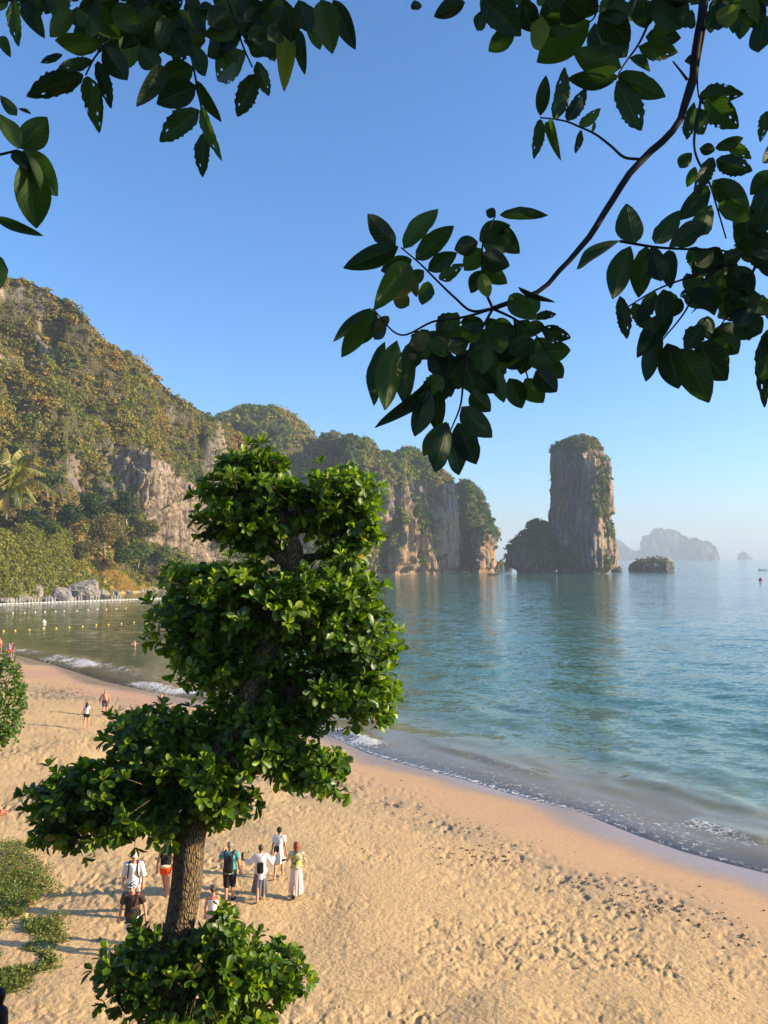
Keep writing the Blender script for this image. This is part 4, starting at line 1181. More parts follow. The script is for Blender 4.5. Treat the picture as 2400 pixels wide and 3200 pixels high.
# the two stubs that show in the gap under the top tier
V, F = tube(spline([tv(632, 1232), tv(634, 1190, -0.05), tv(612, 1140, -0.1), tv(604, 1105, -0.05)], 10), np.linspace(0.13, 0.075, 10), 12, True, 0.15, 5)
child('limb', V, F, BARK, tree)
V, F = tube(spline([tv(625, 1215), tv(600, 1195), tv(570, 1178, 0.1)], 8), np.linspace(0.12, 0.06, 8), 10, True, 0.1, 6)
child('limb', V, F, BARK, tree)

# ------------------------------------------------------------------ overhanging branches
K1 = 1200 / 1659.0
K3 = 1400 / 1659.0
def q1(x, y): return x * K1, y * K1
def q2(x, y): return 1200 + x * K1, y * K1
def q3(x, y): return 1000 + x * K3, 600 + y * K3
CT = [leaf_template(9, 3, 'elliptic', 0.12, 0.10, 11), leaf_template(9, 3, 'elliptic', 0.20, 0.05, 12), leaf_template(9, 3, 'elliptic', 0.08, 0.22, 13, bite=0.12), leaf_template(18, 7, 'elliptic', 0.10, 0.10, 14, bite=0.35, holes=1), leaf_template(18, 7, 'elliptic', 0.15, 0.3, 15, bite=0.45, holes=4), leaf_template(9, 3, 'elliptic', 0.35, 0.35, 16, twist=0.5), leaf_template(16, 6, 'elliptic', 0.1, 0.05, 17, bite=0.25, holes=0)]
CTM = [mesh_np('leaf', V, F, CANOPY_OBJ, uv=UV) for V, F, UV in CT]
YELLOW = leaf_mat('yellowing_leaf', 0.5, 0.4, spec=0.25, base=[(0.10, 0.14, 0.015), (0.14, 0.17, 0.02)])
CTMY = [mesh_np('leaf', V, F, YELLOW, uv=UV) for V, F, UV in CT]
TAN = leaf_mat('painted_sun_leaf', 0.6, 0.3, spec=0.2, base=[(0.07, 0.07, 0.03), (0.14, 0.115, 0.045)])  # tan stands in for sun spots on the leaves, put into the colour
CTMT = [mesh_np('leaf', V, F, TAN, uv=UV) for V, F, UV in CT]

def put_leaf(parent, b2, t2, wpx, Y, rng, kind=None, mats=CTM, dz=None):
    b = at(b2[0], b2[1], Y)
    dd = rng.uniform(-0.5, 0.5) if dz is None else dz
    ln = math.hypot(t2[0] - b2[0], t2[1] - b2[1]) / FPX * Y
    t = at(t2[0], t2[1], Y + dd * ln)
    ax = t - b; L = np.linalg.norm(ax); ax = ax / L
    view = -at(b2[0], b2[1], 1.0) + np.array([0, 0, CAM_Z]); view /= np.linalg.norm(view)
    rl = view + np.cross(ax, view) * rng.uniform(-0.42, 0.42)
    if rng.random() < 0.5: rl = -rl
    x, y, z, LL = frames(b[None], t[None], rl[None])
    wid = (wpx / FPX * Y) / L
    k = kind if kind is not None else rng.integers(0, 3)
    leaf_object('leaf', mats[k], parent, b, x[0], y[0], z[0], L, wid * 1.0)
    return b

def twig(parent, pts, Y, r0, r1, name='twig', yy=None, mat=TWIG, seg=7, n=None):
    P = [at(p[0], p[1], Y if yy is None else yy[i]) for i, p in enumerate(pts)]
    n = n or max(6, len(P) * 5)
    P = spline(P, n)
    V, F = tube(P, np.linspace(r0, r1, n), seg, True, 0.14 if r0 > 0.006 else 0, len(pts))
    return child(name, V, F, mat, parent)

rng = np.random.default_rng(33)
# --- right tree: trunk out of the picture, one long branch reaching down into it
gx_, gy_ = 3.6, 1.6
rt = empty('overhanging_tree', (gx_, gy_, gz(gx_, gy_)), 'tree reaching in from the right on one long dark branch', 'tree')
tp_ = spline([(gx_, gy_, gz(gx_, gy_) - 0.2), (3.5, 1.7, 12.5), (3.0, 1.9, 14.8), (2.4, 2.1, 16.2)], 24)
V, F = tube(tp_, np.linspace(0.19, 0.09, 24), 14, True, 0.1, 2)
child('trunk', V, F, BARK, rt)
bp = [q2(1420, -500), q2(1400, -200), q2(1385, 0), q2(1362, 130), q2(1332, 330), q2(1308, 430), q2(1268, 530), q2(1222, 592), q2(1150, 655), q2(1070, 740), q2(1000, 835), q2(945, 930), q2(880, 1030), q2(800, 1122), q3(880, 297), q3(838, 348), q3(790, 378), q3(720, 406), q3(640, 432)]
P = spline([np.array([2.4, 2.1, 16.2])] + [at(p[0], p[1], 2.25) for p in bp], 90)
wv = rng.normal(0, 0.0016, P.shape)
V, F = tube(P + wv, np.interp(np.linspace(0, 1, 90), [0, 0.35, 0.6, 0.9, 1], [0.050, 0.023, 0.0145, 0.0095, 0.007]), 10, True, 0.22, 7)
child('branch', V, F, TWIG, rt)
TW = [[q2(1105, 688), q2(1040, 680), q2(980, 630), q2(905, 575), q2(845, 548), q2(790, 525), q2(740, 515), q2(675, 508)],
      [q3(640, 432), q3(560, 440), q3(500, 392), q3(430, 325), q3(370, 265), q3(300, 206)],
      [q3(640, 432), q3(610, 360), q3(600, 260), q3(605, 180), q3(650, 88)],
      [q3(640, 432), q3(540, 462), q3(420, 480), q3(300, 530), q3(195, 432)],
      [q3(640, 432), q3(590, 520), q3(540, 600), q3(470, 660), q3(400, 720)],
      [q3(540, 600), q3(530, 700), q3(520, 790), q3(485, 880)],
      [q3(640, 432), q3(720, 470), q3(790, 520), q3(840, 590)],
      [q3(720, 470), q3(740, 580), q3(770, 690)],
      [q2(920, 0), q2(905, 80), q2(890, 95)], [q2(1160, 60), q2(1100, 190), q2(1030, 290), q2(1000, 345)], [q2(1385, 120), q2(1355, 380), q2(1360, 420)],
      [q2(1370, 420), q2(1345, 660), q2(1410, 800), q2(1440, 900), q2(1478, 1030)],
      [q3(1110, 182), q3(1250, 205), q3(1370, 212), q3(1480, 215), q3(1560, 235), q3(1720, 230)],
      [q3(1560, 235), q3(1440, 290), q3(1240, 365), q3(1140, 425)], [q3(1620, 260), q3(1560, 380), q3(1480, 500)], [q3(1560, 235), q3(1420, 330), q3(1340, 460), q3(1270, 545)],
      [q2(1310, 345), q2(1280, 305), q2(1248, 265)]]
for t_ in TW:
    twig(rt, t_, 2.25, 0.0045, 0.0022)
L2 = [(130, 0, 150, 50, 50), (350, 10, 215, 70, 80), (440, 50, 385, 145, 70), (560, 130, 455, 220, 95), (655, 60, 690, 240, 100, 'y'), (430, 0, 590, 150, 140), (890, 90, 660, 270, 150), (880, 50, 670, 130, 130), (910, 100, 960, 260, 110), (960, 120, 1050, 250, 100), (930, 60, 1060, 180, 140),
      (1025, 290, 815, 230, 130), (1010, 330, 790, 350, 90), (1005, 350, 1120, 570, 120, 'c'), (1010, 320, 1200, 420, 110), (1060, 250, 1170, 300, 60, 'k'), (1100, 200, 1275, 235, 90, 'c'), (1130, 160, 1285, 160, 90),
      (675, 500, 700, 325, 62), (740, 515, 785, 315, 88, 'c'), (790, 520, 870, 395, 78, 'c'), (845, 545, 930, 478, 60, 'c'), (675, 515, 655, 675, 62, 'c'), (710, 525, 750, 655, 48, 'k'), (850, 560, 830, 668, 40, 'c'), (910, 525, 900, 575, 18),
      (1360, 420, 1525, 400, 100, 'h'), (1390, 420, 1530, 560, 125, 'h'), (1340, 470, 1390, 585, 95, 'c'), (1340, 440, 1300, 625, 60, 'c'), (1430, 650, 1360, 640, 52), (1470, 600, 1590, 690, 60, 'c'), (1435, 690, 1585, 740, 100, 'c'), (1430, 640, 1560, 600, 60), (1420, 680, 1350, 830, 75, 'c'), (1330, 660, 1270, 730, 60, 'k'), (1345, 720, 1310, 810, 45), (1400, 800, 1290, 960, 110), (1420, 780, 1580, 930, 112), (1445, 880, 1570, 950, 80), (1415, 885, 1330, 1060, 100), (1390, 965, 1240, 1055, 92),
      (1260, 0, 1300, 110, 90), (1330, 40, 1310, 160, 60), (1340, 230, 1310, 300, 55), (1450, 0, 1440, 150, 110), (1500, 20, 1480, 110, 110, 'y'), (1560, 40, 1540, 155, 90), (1640, 60, 1620, 245, 110), (1590, 0, 1620, 130, 90), (1659, 480, 1630, 590, 60, 'h'), (1700, 640, 1640, 700, 80), (1690, 740, 1580, 840, 90), (1690, 800, 1600, 960, 120), (1700, 930, 1590, 1000, 80), (1420, 30, 1400, 160, 60),
      (700, 0, 760, 110, 130), (780, 0, 860, 90, 130), (520, 0, 560, 160, 110), (600, 0, 640, 140, 110), (840, 0, 920, 60, 110), (1000, 0, 1020, 110, 120), (1120, 0, 1130, 120, 120), (1160, 40, 1280, 110, 100), (1230, 60, 1180, 170, 90), (480, 0, 420, 60, 80)]
L3 = [(280, 195, 170, 92, 90), (310, 210, 428, 46, 88), (355, 250, 482, 130, 88), (400, 290, 506, 225, 68), (440, 322, 526, 275, 58, 'h'), (290, 203, 95, 280, 88), (340, 250, 225, 295, 72), (385, 290, 320, 330, 60), (330, 265, 205, 430, 95), (360, 330, 260, 400, 40, 't'), (345, 300, 355, 390, 40, 't'), (400, 330, 385, 420, 70),
      (650, 87, 615, 68, 40), (665, 85, 838, 75, 52), (590, 180, 700, 120, 92), (640, 130, 735, 225, 85), (585, 185, 495, 215, 75), (600, 190, 708, 205, 78), (600, 230, 700, 275, 92), (600, 210, 535, 290, 82), (600, 270, 692, 340, 70), (600, 290, 555, 375, 60), (600, 300, 620, 395, 58, 'y'),
      (190, 430, 45, 555, 42), (195, 435, 80, 612, 82), (205, 440, 130, 578, 88), (240, 470, 195, 550, 70), (255, 460, 200, 520, 45, 't'), (240, 555, 165, 812, 72), (285, 550, 230, 815, 100), (335, 570, 300, 790, 92), (390, 700, 255, 862, 42, 'k'), (400, 725, 352, 908, 85), (440, 720, 425, 890, 80), (470, 850, 380, 980, 72), (475, 855, 405, 1062, 92), (480, 890, 535, 1056, 95), (510, 855, 575, 1016, 102), (525, 795, 632, 912, 102), (580, 670, 648, 745, 82), (560, 740, 630, 812, 82), (520, 600, 590, 770, 110), (650, 650, 680, 782, 62), (700, 690, 752, 802, 84), (760, 690, 826, 782, 88), (800, 660, 876, 740, 92), (820, 610, 906, 700, 82), (840, 590, 928, 588, 76), (820, 500, 932, 555, 72, 'h'), (790, 470, 880, 445, 42, 'c'), (760, 465, 800, 385, 80), (735, 352, 868, 410, 25), (700, 385, 800, 470, 80),
      (350, 520, 385, 590, 85, 't'), (400, 560, 485, 590, 80, 't'), (330, 420, 270, 380, 62, 't'), (330, 600, 360, 620, 30, 't'),
      (1165, 190, 1130, 52, 108), (1240, 190, 1322, 95, 88), (1305, 195, 1412, 120, 82), (1110, 180, 940, 286, 52), (1150, 200, 1075, 400, 98), (1110, 385, 1140, 546, 62, 'c'), (1210, 200, 1170, 395, 92), (1230, 200, 1262, 362, 92), (1290, 215, 1290, 335, 74), (1240, 365, 1180, 490, 70, 'c'), (1160, 410, 1235, 525, 72, 'c'), (1270, 360, 1280, 485, 82), (1300, 440, 1180, 585, 92), (1270, 540, 1195, 696, 62, 'k'), (1285, 560, 1330, 732, 112), (1335, 580, 1435, 762, 132), (1400, 560, 1485, 692, 142), (1470, 500, 1545, 597, 132), (1540, 470, 1640, 530, 120), (1655, 510, 1640, 782, 70, 'c'), (1520, 280, 1600, 385, 110), (1570, 200, 1660, 250, 100), (1600, 60, 1580, 250, 100), (1640, 380, 1600, 480, 100), (1660, 600, 1640, 700, 80)]
def putall(parent, tab, qf, Y, sp, rng):
    kk = {'c': 3, 'k': 5, 'h': 4}
    sc = K3 if qf is q3 else K1
    for r in tab:
        kind = kk.get(r[5]) if len(r) > 5 and r[5] in kk else None
        mats = CTMY if len(r) > 5 and r[5] == 'y' else (CTMT if len(r) > 5 and r[5] == 't' else CTM)
        yy = Y + rng.uniform(-sp, sp)
        put_leaf(parent, qf(r[0], r[1]), qf(r[2], r[3]), r[4] * sc, yy, rng, kind, mats)
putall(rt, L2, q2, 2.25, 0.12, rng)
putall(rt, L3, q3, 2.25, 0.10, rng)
def fill(parent, boxes, qf, n, Y, sp, rng, ln=(110, 180)):
    sc = K3 if qf is q3 else K1
    for _ in range(n):
        x0, y0, x1, y1 = boxes[rng.integers(0, len(boxes))]
        bx, by = rng.uniform(x0, x1), rng.uniform(y0, y1)
        an = rng.uniform(0, 6.28); l_ = rng.uniform(*ln)
        put_leaf(parent, qf(bx, by), qf(bx + math.cos(an) * l_ * 0.6, by + abs(math.sin(an)) * l_ * 0.7), l_ * 0.5 * sc, Y + rng.uniform(-sp, sp), rng, rng.integers(0, 7))
fill(rt, [(420, 440, 640, 640), (540, 480, 780, 620), (330, 500, 470, 680), (440, 560, 560, 760), (640, 480, 800, 640)], q3, 60, 2.35, 0.2, rng)
fill(rt, [(1340, 190, 1480, 400), (1320, 230, 1480, 430), (1360, 450, 1480, 600), (1500, 300, 1640, 460), (1560, 60, 1650, 240)], q3, 45, 2.35, 0.2, rng)
fill(rt, [(450, -60, 900, 30), (900, -60, 1280, 40), (1400, -60, 1660, 40)], q2, 34, 2.35, 0.25, rng)

def mass(parent, boxes, n, rng, lens=(0.10, 0.17)):
    """the rest of the crown, above and beside the picture"""
    B = []
    for _ in range(n):
        b = boxes[rng.integers(0, len(boxes))]
        B.append([rng.uniform(b[0], b[1]), rng.uniform(b[2], b[3]), rng.uniform(b[4], b[5])])
    B = np.array(B)
    d = rng.normal(size=(n, 3)) * np.array([1, 1, 0.6]) + np.array([0, 0, -0.35]); d /= np.linalg.norm(d, axis=1)[:, None]
    Ln = rng.uniform(*lens, n)
    x, y, z, L = frames(B, B + d * Ln[:, None], rng.normal(size=(n, 3)) * 0.5 + np.array([0, 0, 1.0]))
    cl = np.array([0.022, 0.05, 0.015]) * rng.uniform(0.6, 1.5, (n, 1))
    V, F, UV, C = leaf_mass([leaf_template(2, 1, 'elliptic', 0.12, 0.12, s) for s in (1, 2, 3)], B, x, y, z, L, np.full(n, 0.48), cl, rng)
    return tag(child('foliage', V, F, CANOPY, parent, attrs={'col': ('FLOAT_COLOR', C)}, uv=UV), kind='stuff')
mass(rt, [(1.75, 4.6, 1.2, 3.3, 12.6, 16.6), (1.75, 3.2, 1.6, 3.0, 12.2, 15.4), (0.2, 4.0, 1.0, 3.2, 15.6, 17.0)], 5200, rng)  # unseen side of the crown, filled in to shade the leaves in view

# --- left tree: sprays hanging from above
gx_, gy_ = -3.4, 1.2
lt = empty('overhanging_tree', (gx_, gy_, gz(gx_, gy_)), 'tree whose dark leafy sprays hang down from the top left', 'tree')
V, F = tube(spline([(gx_, gy_, gz(gx_, gy_) - 0.2), (-3.2, 1.3, 12.6), (-2.6, 1.7, 14.6), (-1.6, 1.9, 15.3), (-0.6, 1.95, 15.2)], 30), np.linspace(0.16, 0.02, 30), 12, True, 0.1, 4)
child('trunk', V, F, BARK, lt)
for t_ in [[q1(700, -420), q1(780, -100), q1(805, 0), q1(820, 190), q1(845, 340), q1(870, 470), q1(885, 570)], [q1(850, -420), q1(960, -100), q1(985, 0), q1(1020, 110), q1(1050, 200), q1(1090, 290)], [q1(560, -420), q1(560, 0), q1(530, 100), q1(450, 195), q1(405, 255), q1(370, 325)], [q1(1250, -420), q1(1300, -60), q1(1390, 0)], [q1(200, -420), q1(150, -60), q1(120, 0)]]:
    twig(lt, t_, 1.95, 0.005, 0.0022)
L1 = [(60, 0, 70, 185, 72, 'c'), (120, 0, 185, 157, 88), (225, -10, 290, 92, 95), (318, 45, 210, 160, 82), (0, 160, 42, 242, 52), (340, 30, 430, 150, 112), (430, 190, 235, 190, 102), (270, 235, 172, 272, 36, 'c'), (400, 260, 250, 295, 62, 'c'), (360, 325, 123, 405, 118, 'c'), (375, 330, 430, 542, 98, 'h'), (420, 265, 480, 455, 72, 'c'), (450, 200, 550, 348, 112), (560, 160, 560, 288, 98), (705, 285, 595, 456, 84), (600, 200, 690, 302, 102), (740, 140, 830, 245, 110), (835, 290, 690, 345, 112), (845, 370, 678, 445, 122), (860, 475, 685, 605, 118, 'c'), (845, 345, 942, 528, 62), (870, 460, 940, 674, 58, 'c'), (885, 570, 868, 757, 82, 'c'), (820, 190, 890, 332, 80), (1045, 150, 890, 242, 112), (1062, 220, 893, 365, 128, 'h'), (1100, 320, 1028, 502, 104, 'c'), (1110, 265, 1160, 416, 74, 'c'), (1030, 120, 885, 152, 82), (1205, 130, 1232, 380, 92, 'y'), (1290, 130, 1310, 306, 62), (1330, 20, 1395, 232, 92), (1390, 0, 1435, 227, 124), (1440, 0, 1530, 207, 90), (1060, 60, 1200, 262, 122), (1240, 20, 1260, 180, 110), (980, 40, 900, 110, 110), (700, 40, 780, 170, 120), (480, 40, 600, 110, 120), (620, 60, 720, 230, 110), (830, 40, 870, 190, 90), (1130, 20, 1170, 200, 110), (390, 20, 520, 170, 110), (1290, 0, 1340, 150, 100)]
putall(lt, L1, q1, 1.95, 0.10, rng)
fill(lt, [(340, -70, 700, 60), (520, -40, 860, 170), (860, -60, 1300, 60), (1050, 20, 1260, 130), (380, 20, 760, 150), (700, 40, 1120, 190), (0, -80, 300, -20)], q1, 130, 2.05, 0.2, rng)
fill(lt, [(330, 0, 700, 130), (560, 40, 900, 200), (900, 0, 1300, 120)], q1, 60, 2.15, 0.2, rng, (140, 210))
mass(lt, [(-1.6, 1.2, 1.2, 2.6, 14.62, 15.8), (-3.4, -1.6, 0.6, 2.6, 13.4, 15.8), (-2.4, -1.35, 0.8, 1.9, 11.4, 14.0)], 2200, rng)

# --- left edge: a second tree with round leaves
gx_, gy_ = -2.6, 1.9
le = empty('round_leafed_tree', (gx_, gy_, gz(gx_, gy_)), 'tree with round lighter leaves poking in at the left edge', 'tree')
V, F = tube(spline([(gx_, gy_, gz(gx_, gy_) - 0.2), (-2.4, 1.9, 12.0), (-1.6, 1.85, 13.0)], 20), np.linspace(0.07, 0.02, 20), 10, True, 0.1, 4)
child('trunk', V, F, BARK, le)
twig(le, [(-760, 300), (-200, 500), q1(0, 668), q1(75, 650)], 1.8, 0.006, 0.003)
twig(le, [(-300, 470), (-60, 780), q1(0, 960)], 1.8, 0.004, 0.002)
L1b = [(80, 645, 0, 480, 88, 'r'), (85, 640, 205, 508, 122, 'r'), (0, 412, 82, 512, 52), (78, 470, 142, 491, 18), (100, 650, 240, 836, 135, 'r'), (112, 690, 160, 988, 155, 'r'), (110, 655, 180, 830, 60), (-20, 940, 172, 1016, 48), (-10, 1100, 10, 1248, 72, 'r'), (60, 650, 110, 722, 62)]
ROUND = leaf_mat('round_leaf_single', 0.5, 0.34, spec=0.25, base=[(0.022, 0.050, 0.012), (0.032, 0.072, 0.014), (0.045, 0.09, 0.016)])
CTMR = [mesh_np('leaf', V, F, ROUND, uv=UV) for V, F, UV in CT[:3]]
for r in L1b:
    put_leaf(le, q1(r[0], r[1]), q1(r[2], r[3]), r[4] * K1, 1.8 + rng.uniform(-.06, .06), rng, None, CTMR if len(r) > 5 else CTM)
mass(le, [(-2.6, -1.15, 1.4, 2.1, 12.0, 13.9)], 420, rng)

# --- bush at the left edge and creepers on the sand
def bush(loc, c, r, label, n, rng, lens, colr, name):
    e = empty(name, loc, label, 'tree')
    V, F = tube(spline([loc - np.array([0, 0, .2]), (loc + c) / 2 + np.array([.1, 0, 0]), c], 14), np.linspace(0.09, 0.03, 14), 9, True, 0.1, 3)
    child('trunk', V, F, BARK, e)
    u = rng.normal(size=(n, 3)); u /= np.linalg.norm(u, axis=1)[:, None]
    lump = 1 + 0.25 * vn3(u * 2.5, 4)
    B = c + u * np.array(r) * (lump * rng.uniform(0.7, 1.03, n))[:, None]
    d = u + rng.normal(0, .6, (n, 3)); d /= np.linalg.norm(d, axis=1)[:, None]
    x, y, z, L = frames(B, B + d * rng.uniform(*lens, n)[:, None], u + np.array([0, 0, .6]) + rng.normal(0, .3, (n, 3)))
    V, F, UV, C = leaf_mass([leaf_template(3, 1, 'elliptic', 0.15, 0.15, s) for s in (1, 2)], B, x, y, z, L, np.full(n, 0.75), np.array(colr) * rng.uniform(0.7, 1.4, (n, 1)), rng)
    tag(child('crown', V, F, ALMOND, e, attrs={'col': ('FLOAT_COLOR', C)}, uv=UV), kind='stuff')
c = at(2, 2195, 16.0)
bush(np.array([c[0] - 1.0, c[1] - 1.2, gz(c[0] - 1.0, c[1] - 1.2)]), c, (0.46, 0.5, 0.95), 'small leafy green tree cut by the left edge above the sand', 2600, rng, (0.05, 0.09), (0.065, 0.125, 0.018), 'leafy_tree')

n = 19000
poly = [(40, 2655, 60, 26), (40, 2720, 105, 52), (75, 2775, 115, 45), (50, 2880, 150, 38), (115, 2925, 95, 40), (20, 2960, 80, 30), (60, 3010, 115, 38), (100, 3000, 70, 34), (30, 3065, 70, 40), (0, 2820, 120, 40)]
B = []
wts = np.array([p[2] * p[3] for p in poly], float); wts /= wts.sum()
pk = rng.choice(len(poly), n, p=wts)
gd = {}
ctr = [on_ground(p[0], p[1]) for p in poly]
edg = [(on_ground(p[0] + p[2], p[1]) - on_ground(p[0], p[1]), on_ground(p[0], p[1] - p[3]) - on_ground(p[0], p[1])) for p in poly]
rr_ = np.sqrt(rng.random(n)) * (1 + 0.15 * rng.normal(size=n)); an = rng.uniform(0, 6.28, n)
B = np.array([ctr[k] for k in pk]) + np.array([edg[k][0] for k in pk]) * (rr_ * np.cos(an))[:, None] + np.array([edg[k][1] for k in pk]) * (rr_ * np.sin(an))[:, None]
gap = fbm2(B[:, :2] * 1.1, 3, 17)
B = B[gap > -0.28]; n = len(B)
B[:, 2] = ground_z(B[:, 0], B[:, 1]) + rng.uniform(0.0, 0.20, n) * (0.5 + 0.5 * np.clip(fbm2(B[:, :2] * 0.9, 2, 3) + 0.5, 0, 1)) - 0.03
d = rng.normal(size=(n, 3)) * np.array([1, 1, 0.4]) + np.array([0, 0, 0.5]); d /= np.linalg.norm(d, axis=1)[:, None]
x, y, z, L = frames(B, B + d * rng.uniform(0.055, 0.10, n)[:, None], np.array([0.25, -0.1, 1.0]) + rng.normal(0, .4, (n, 3)))
lc = np.where(rng.random((n, 1)) < 0.15, np.array([[0.22, 0.17, 0.05]]), np.array([[0.13, 0.175, 0.025]])) * rng.uniform(0.6, 1.4, (n, 1))
V, F, UV, C = leaf_mass([leaf_template(2, 1, 'elliptic', 0.15, 0.15, s) for s in (1, 2)], B, x, y, z, L, np.full(n, 0.62), lc, rng)
o = link('beach_creeper', mesh_np('beach_creeper', V, F, ALMOND, attrs={'col': ('FLOAT_COLOR', C)}, uv=UV))
tag(o, 'low green creeper spreading over the sand at lower left', 'ground cover', kind='stuff')

# --- palm at the left edge
PY_ = 72.0
pc = at(28, 1535, PY_)
pb = np.array([pc[0] - 9.0, pc[1] - 4.0]); pb = np.array([pb[0], pb[1], gz(*pb)])
pm = empty('palm_tree', pb, 'coconut palm with drooping fronds at the left edge before the hill', 'palm tree')
V, F = tube(spline([pb - np.array([0, 0, .3]), pb * 0.6 + pc * 0.4 + np.array([-.6, 0, 1.5]), pb * 0.12 + pc * 0.88 + np.array([0, 0, 0.8]), pc], 30), np.linspace(0.24, 0.13, 30), 10, True, 0.05, 3)
child('trunk', V, F, TRUNK_FAR, pm)
a = M('palm_leaf')
oi = a.n('ShaderNodeObjectInfo').outputs['Random']
a.l(a.ramp(oi, [(0, (0.16, 0.18, 0.035)), (0.6, (0.24, 0.22, 0.055)), (1, (0.36, 0.27, 0.09))]), a.b.inputs['Base Color'])
a.b.inputs['Roughness'].default_value = 0.5
PALM = a.m
for k, (vx, vy, sag, dyy) in enumerate([(105, 1420, 0.10, -0.5), (185, 1548, 0.30, -0.8), (60, 1405, 0.06, 0.8), (20, 1400, 0.1, 0.3), (-60, 1440, 0.2, 0), (110, 1560, 0.45, 0.8), (60, 1580, 0.55, -0.5), (-80, 1560, 0.4, 0.5), (20, 1600, 0.6, -.2), (140, 1480, 0.2, 0.4), (0, 1585, 0.6, .3), (-40, 1400, .1, .5)]):
    tip = at(vx, vy, PY_ + dyy * 1.5)
    md = (pc + tip) / 2 + np.array([0, 0, 0.5 + 1.1 * (1 - sag)])
    R_ = spline([pc, md, tip], 26)
    parts = [tube(R_, np.linspace(0.045, 0.012, 26), 5)]
    T_ = np.gradient(R_, axis=0); T_ /= np.linalg.norm(T_, axis=1)[:, None]
    lv, lf = [], []
    for j in range(2, 26):
        for sd_ in (-1, 1):
            for hh_ in (0, 0.5):
                b_ = R_[j] - T_[j] * hh_ * 0.2
                side = np.cross(T_[j], [0, 0, 1]); side /= np.linalg.norm(side) + 1e-9
                ll = 1.05 * math.sin(math.pi * (0.12 + 0.8 * j / 26)) * rng.uniform(.85, 1.15)
                d1 = side * sd_ * 0.55 + T_[j] * 0.5 + np.array([0, 0, -0.75]) + rng.normal(0, .08, 3); d1 /= np.linalg.norm(d1)
                wv_ = T_[j] * 0.055
                o_ = len(lv)
                lv += [b_ - wv_, b_ + wv_, b_ + d1 * ll * .6 + wv_ * .8, b_ + d1 * ll * .6 - wv_ * .8, b_ + d1 * ll + np.array([0, 0, -.12])]
                lf.append((o_, o_ + 1, o_ + 2, o_ + 3)); lf.append((o_ + 3, o_ + 2, o_ + 4, o_ + 4))
    lv = np.array(lv); q4 = np.array(lf[0::2]); t3 = np.array(lf[1::2])[:, :3]
    V, F = merge(parts + [(lv, [q4, t3])])
    child('frond', V, F, PALM, pm)

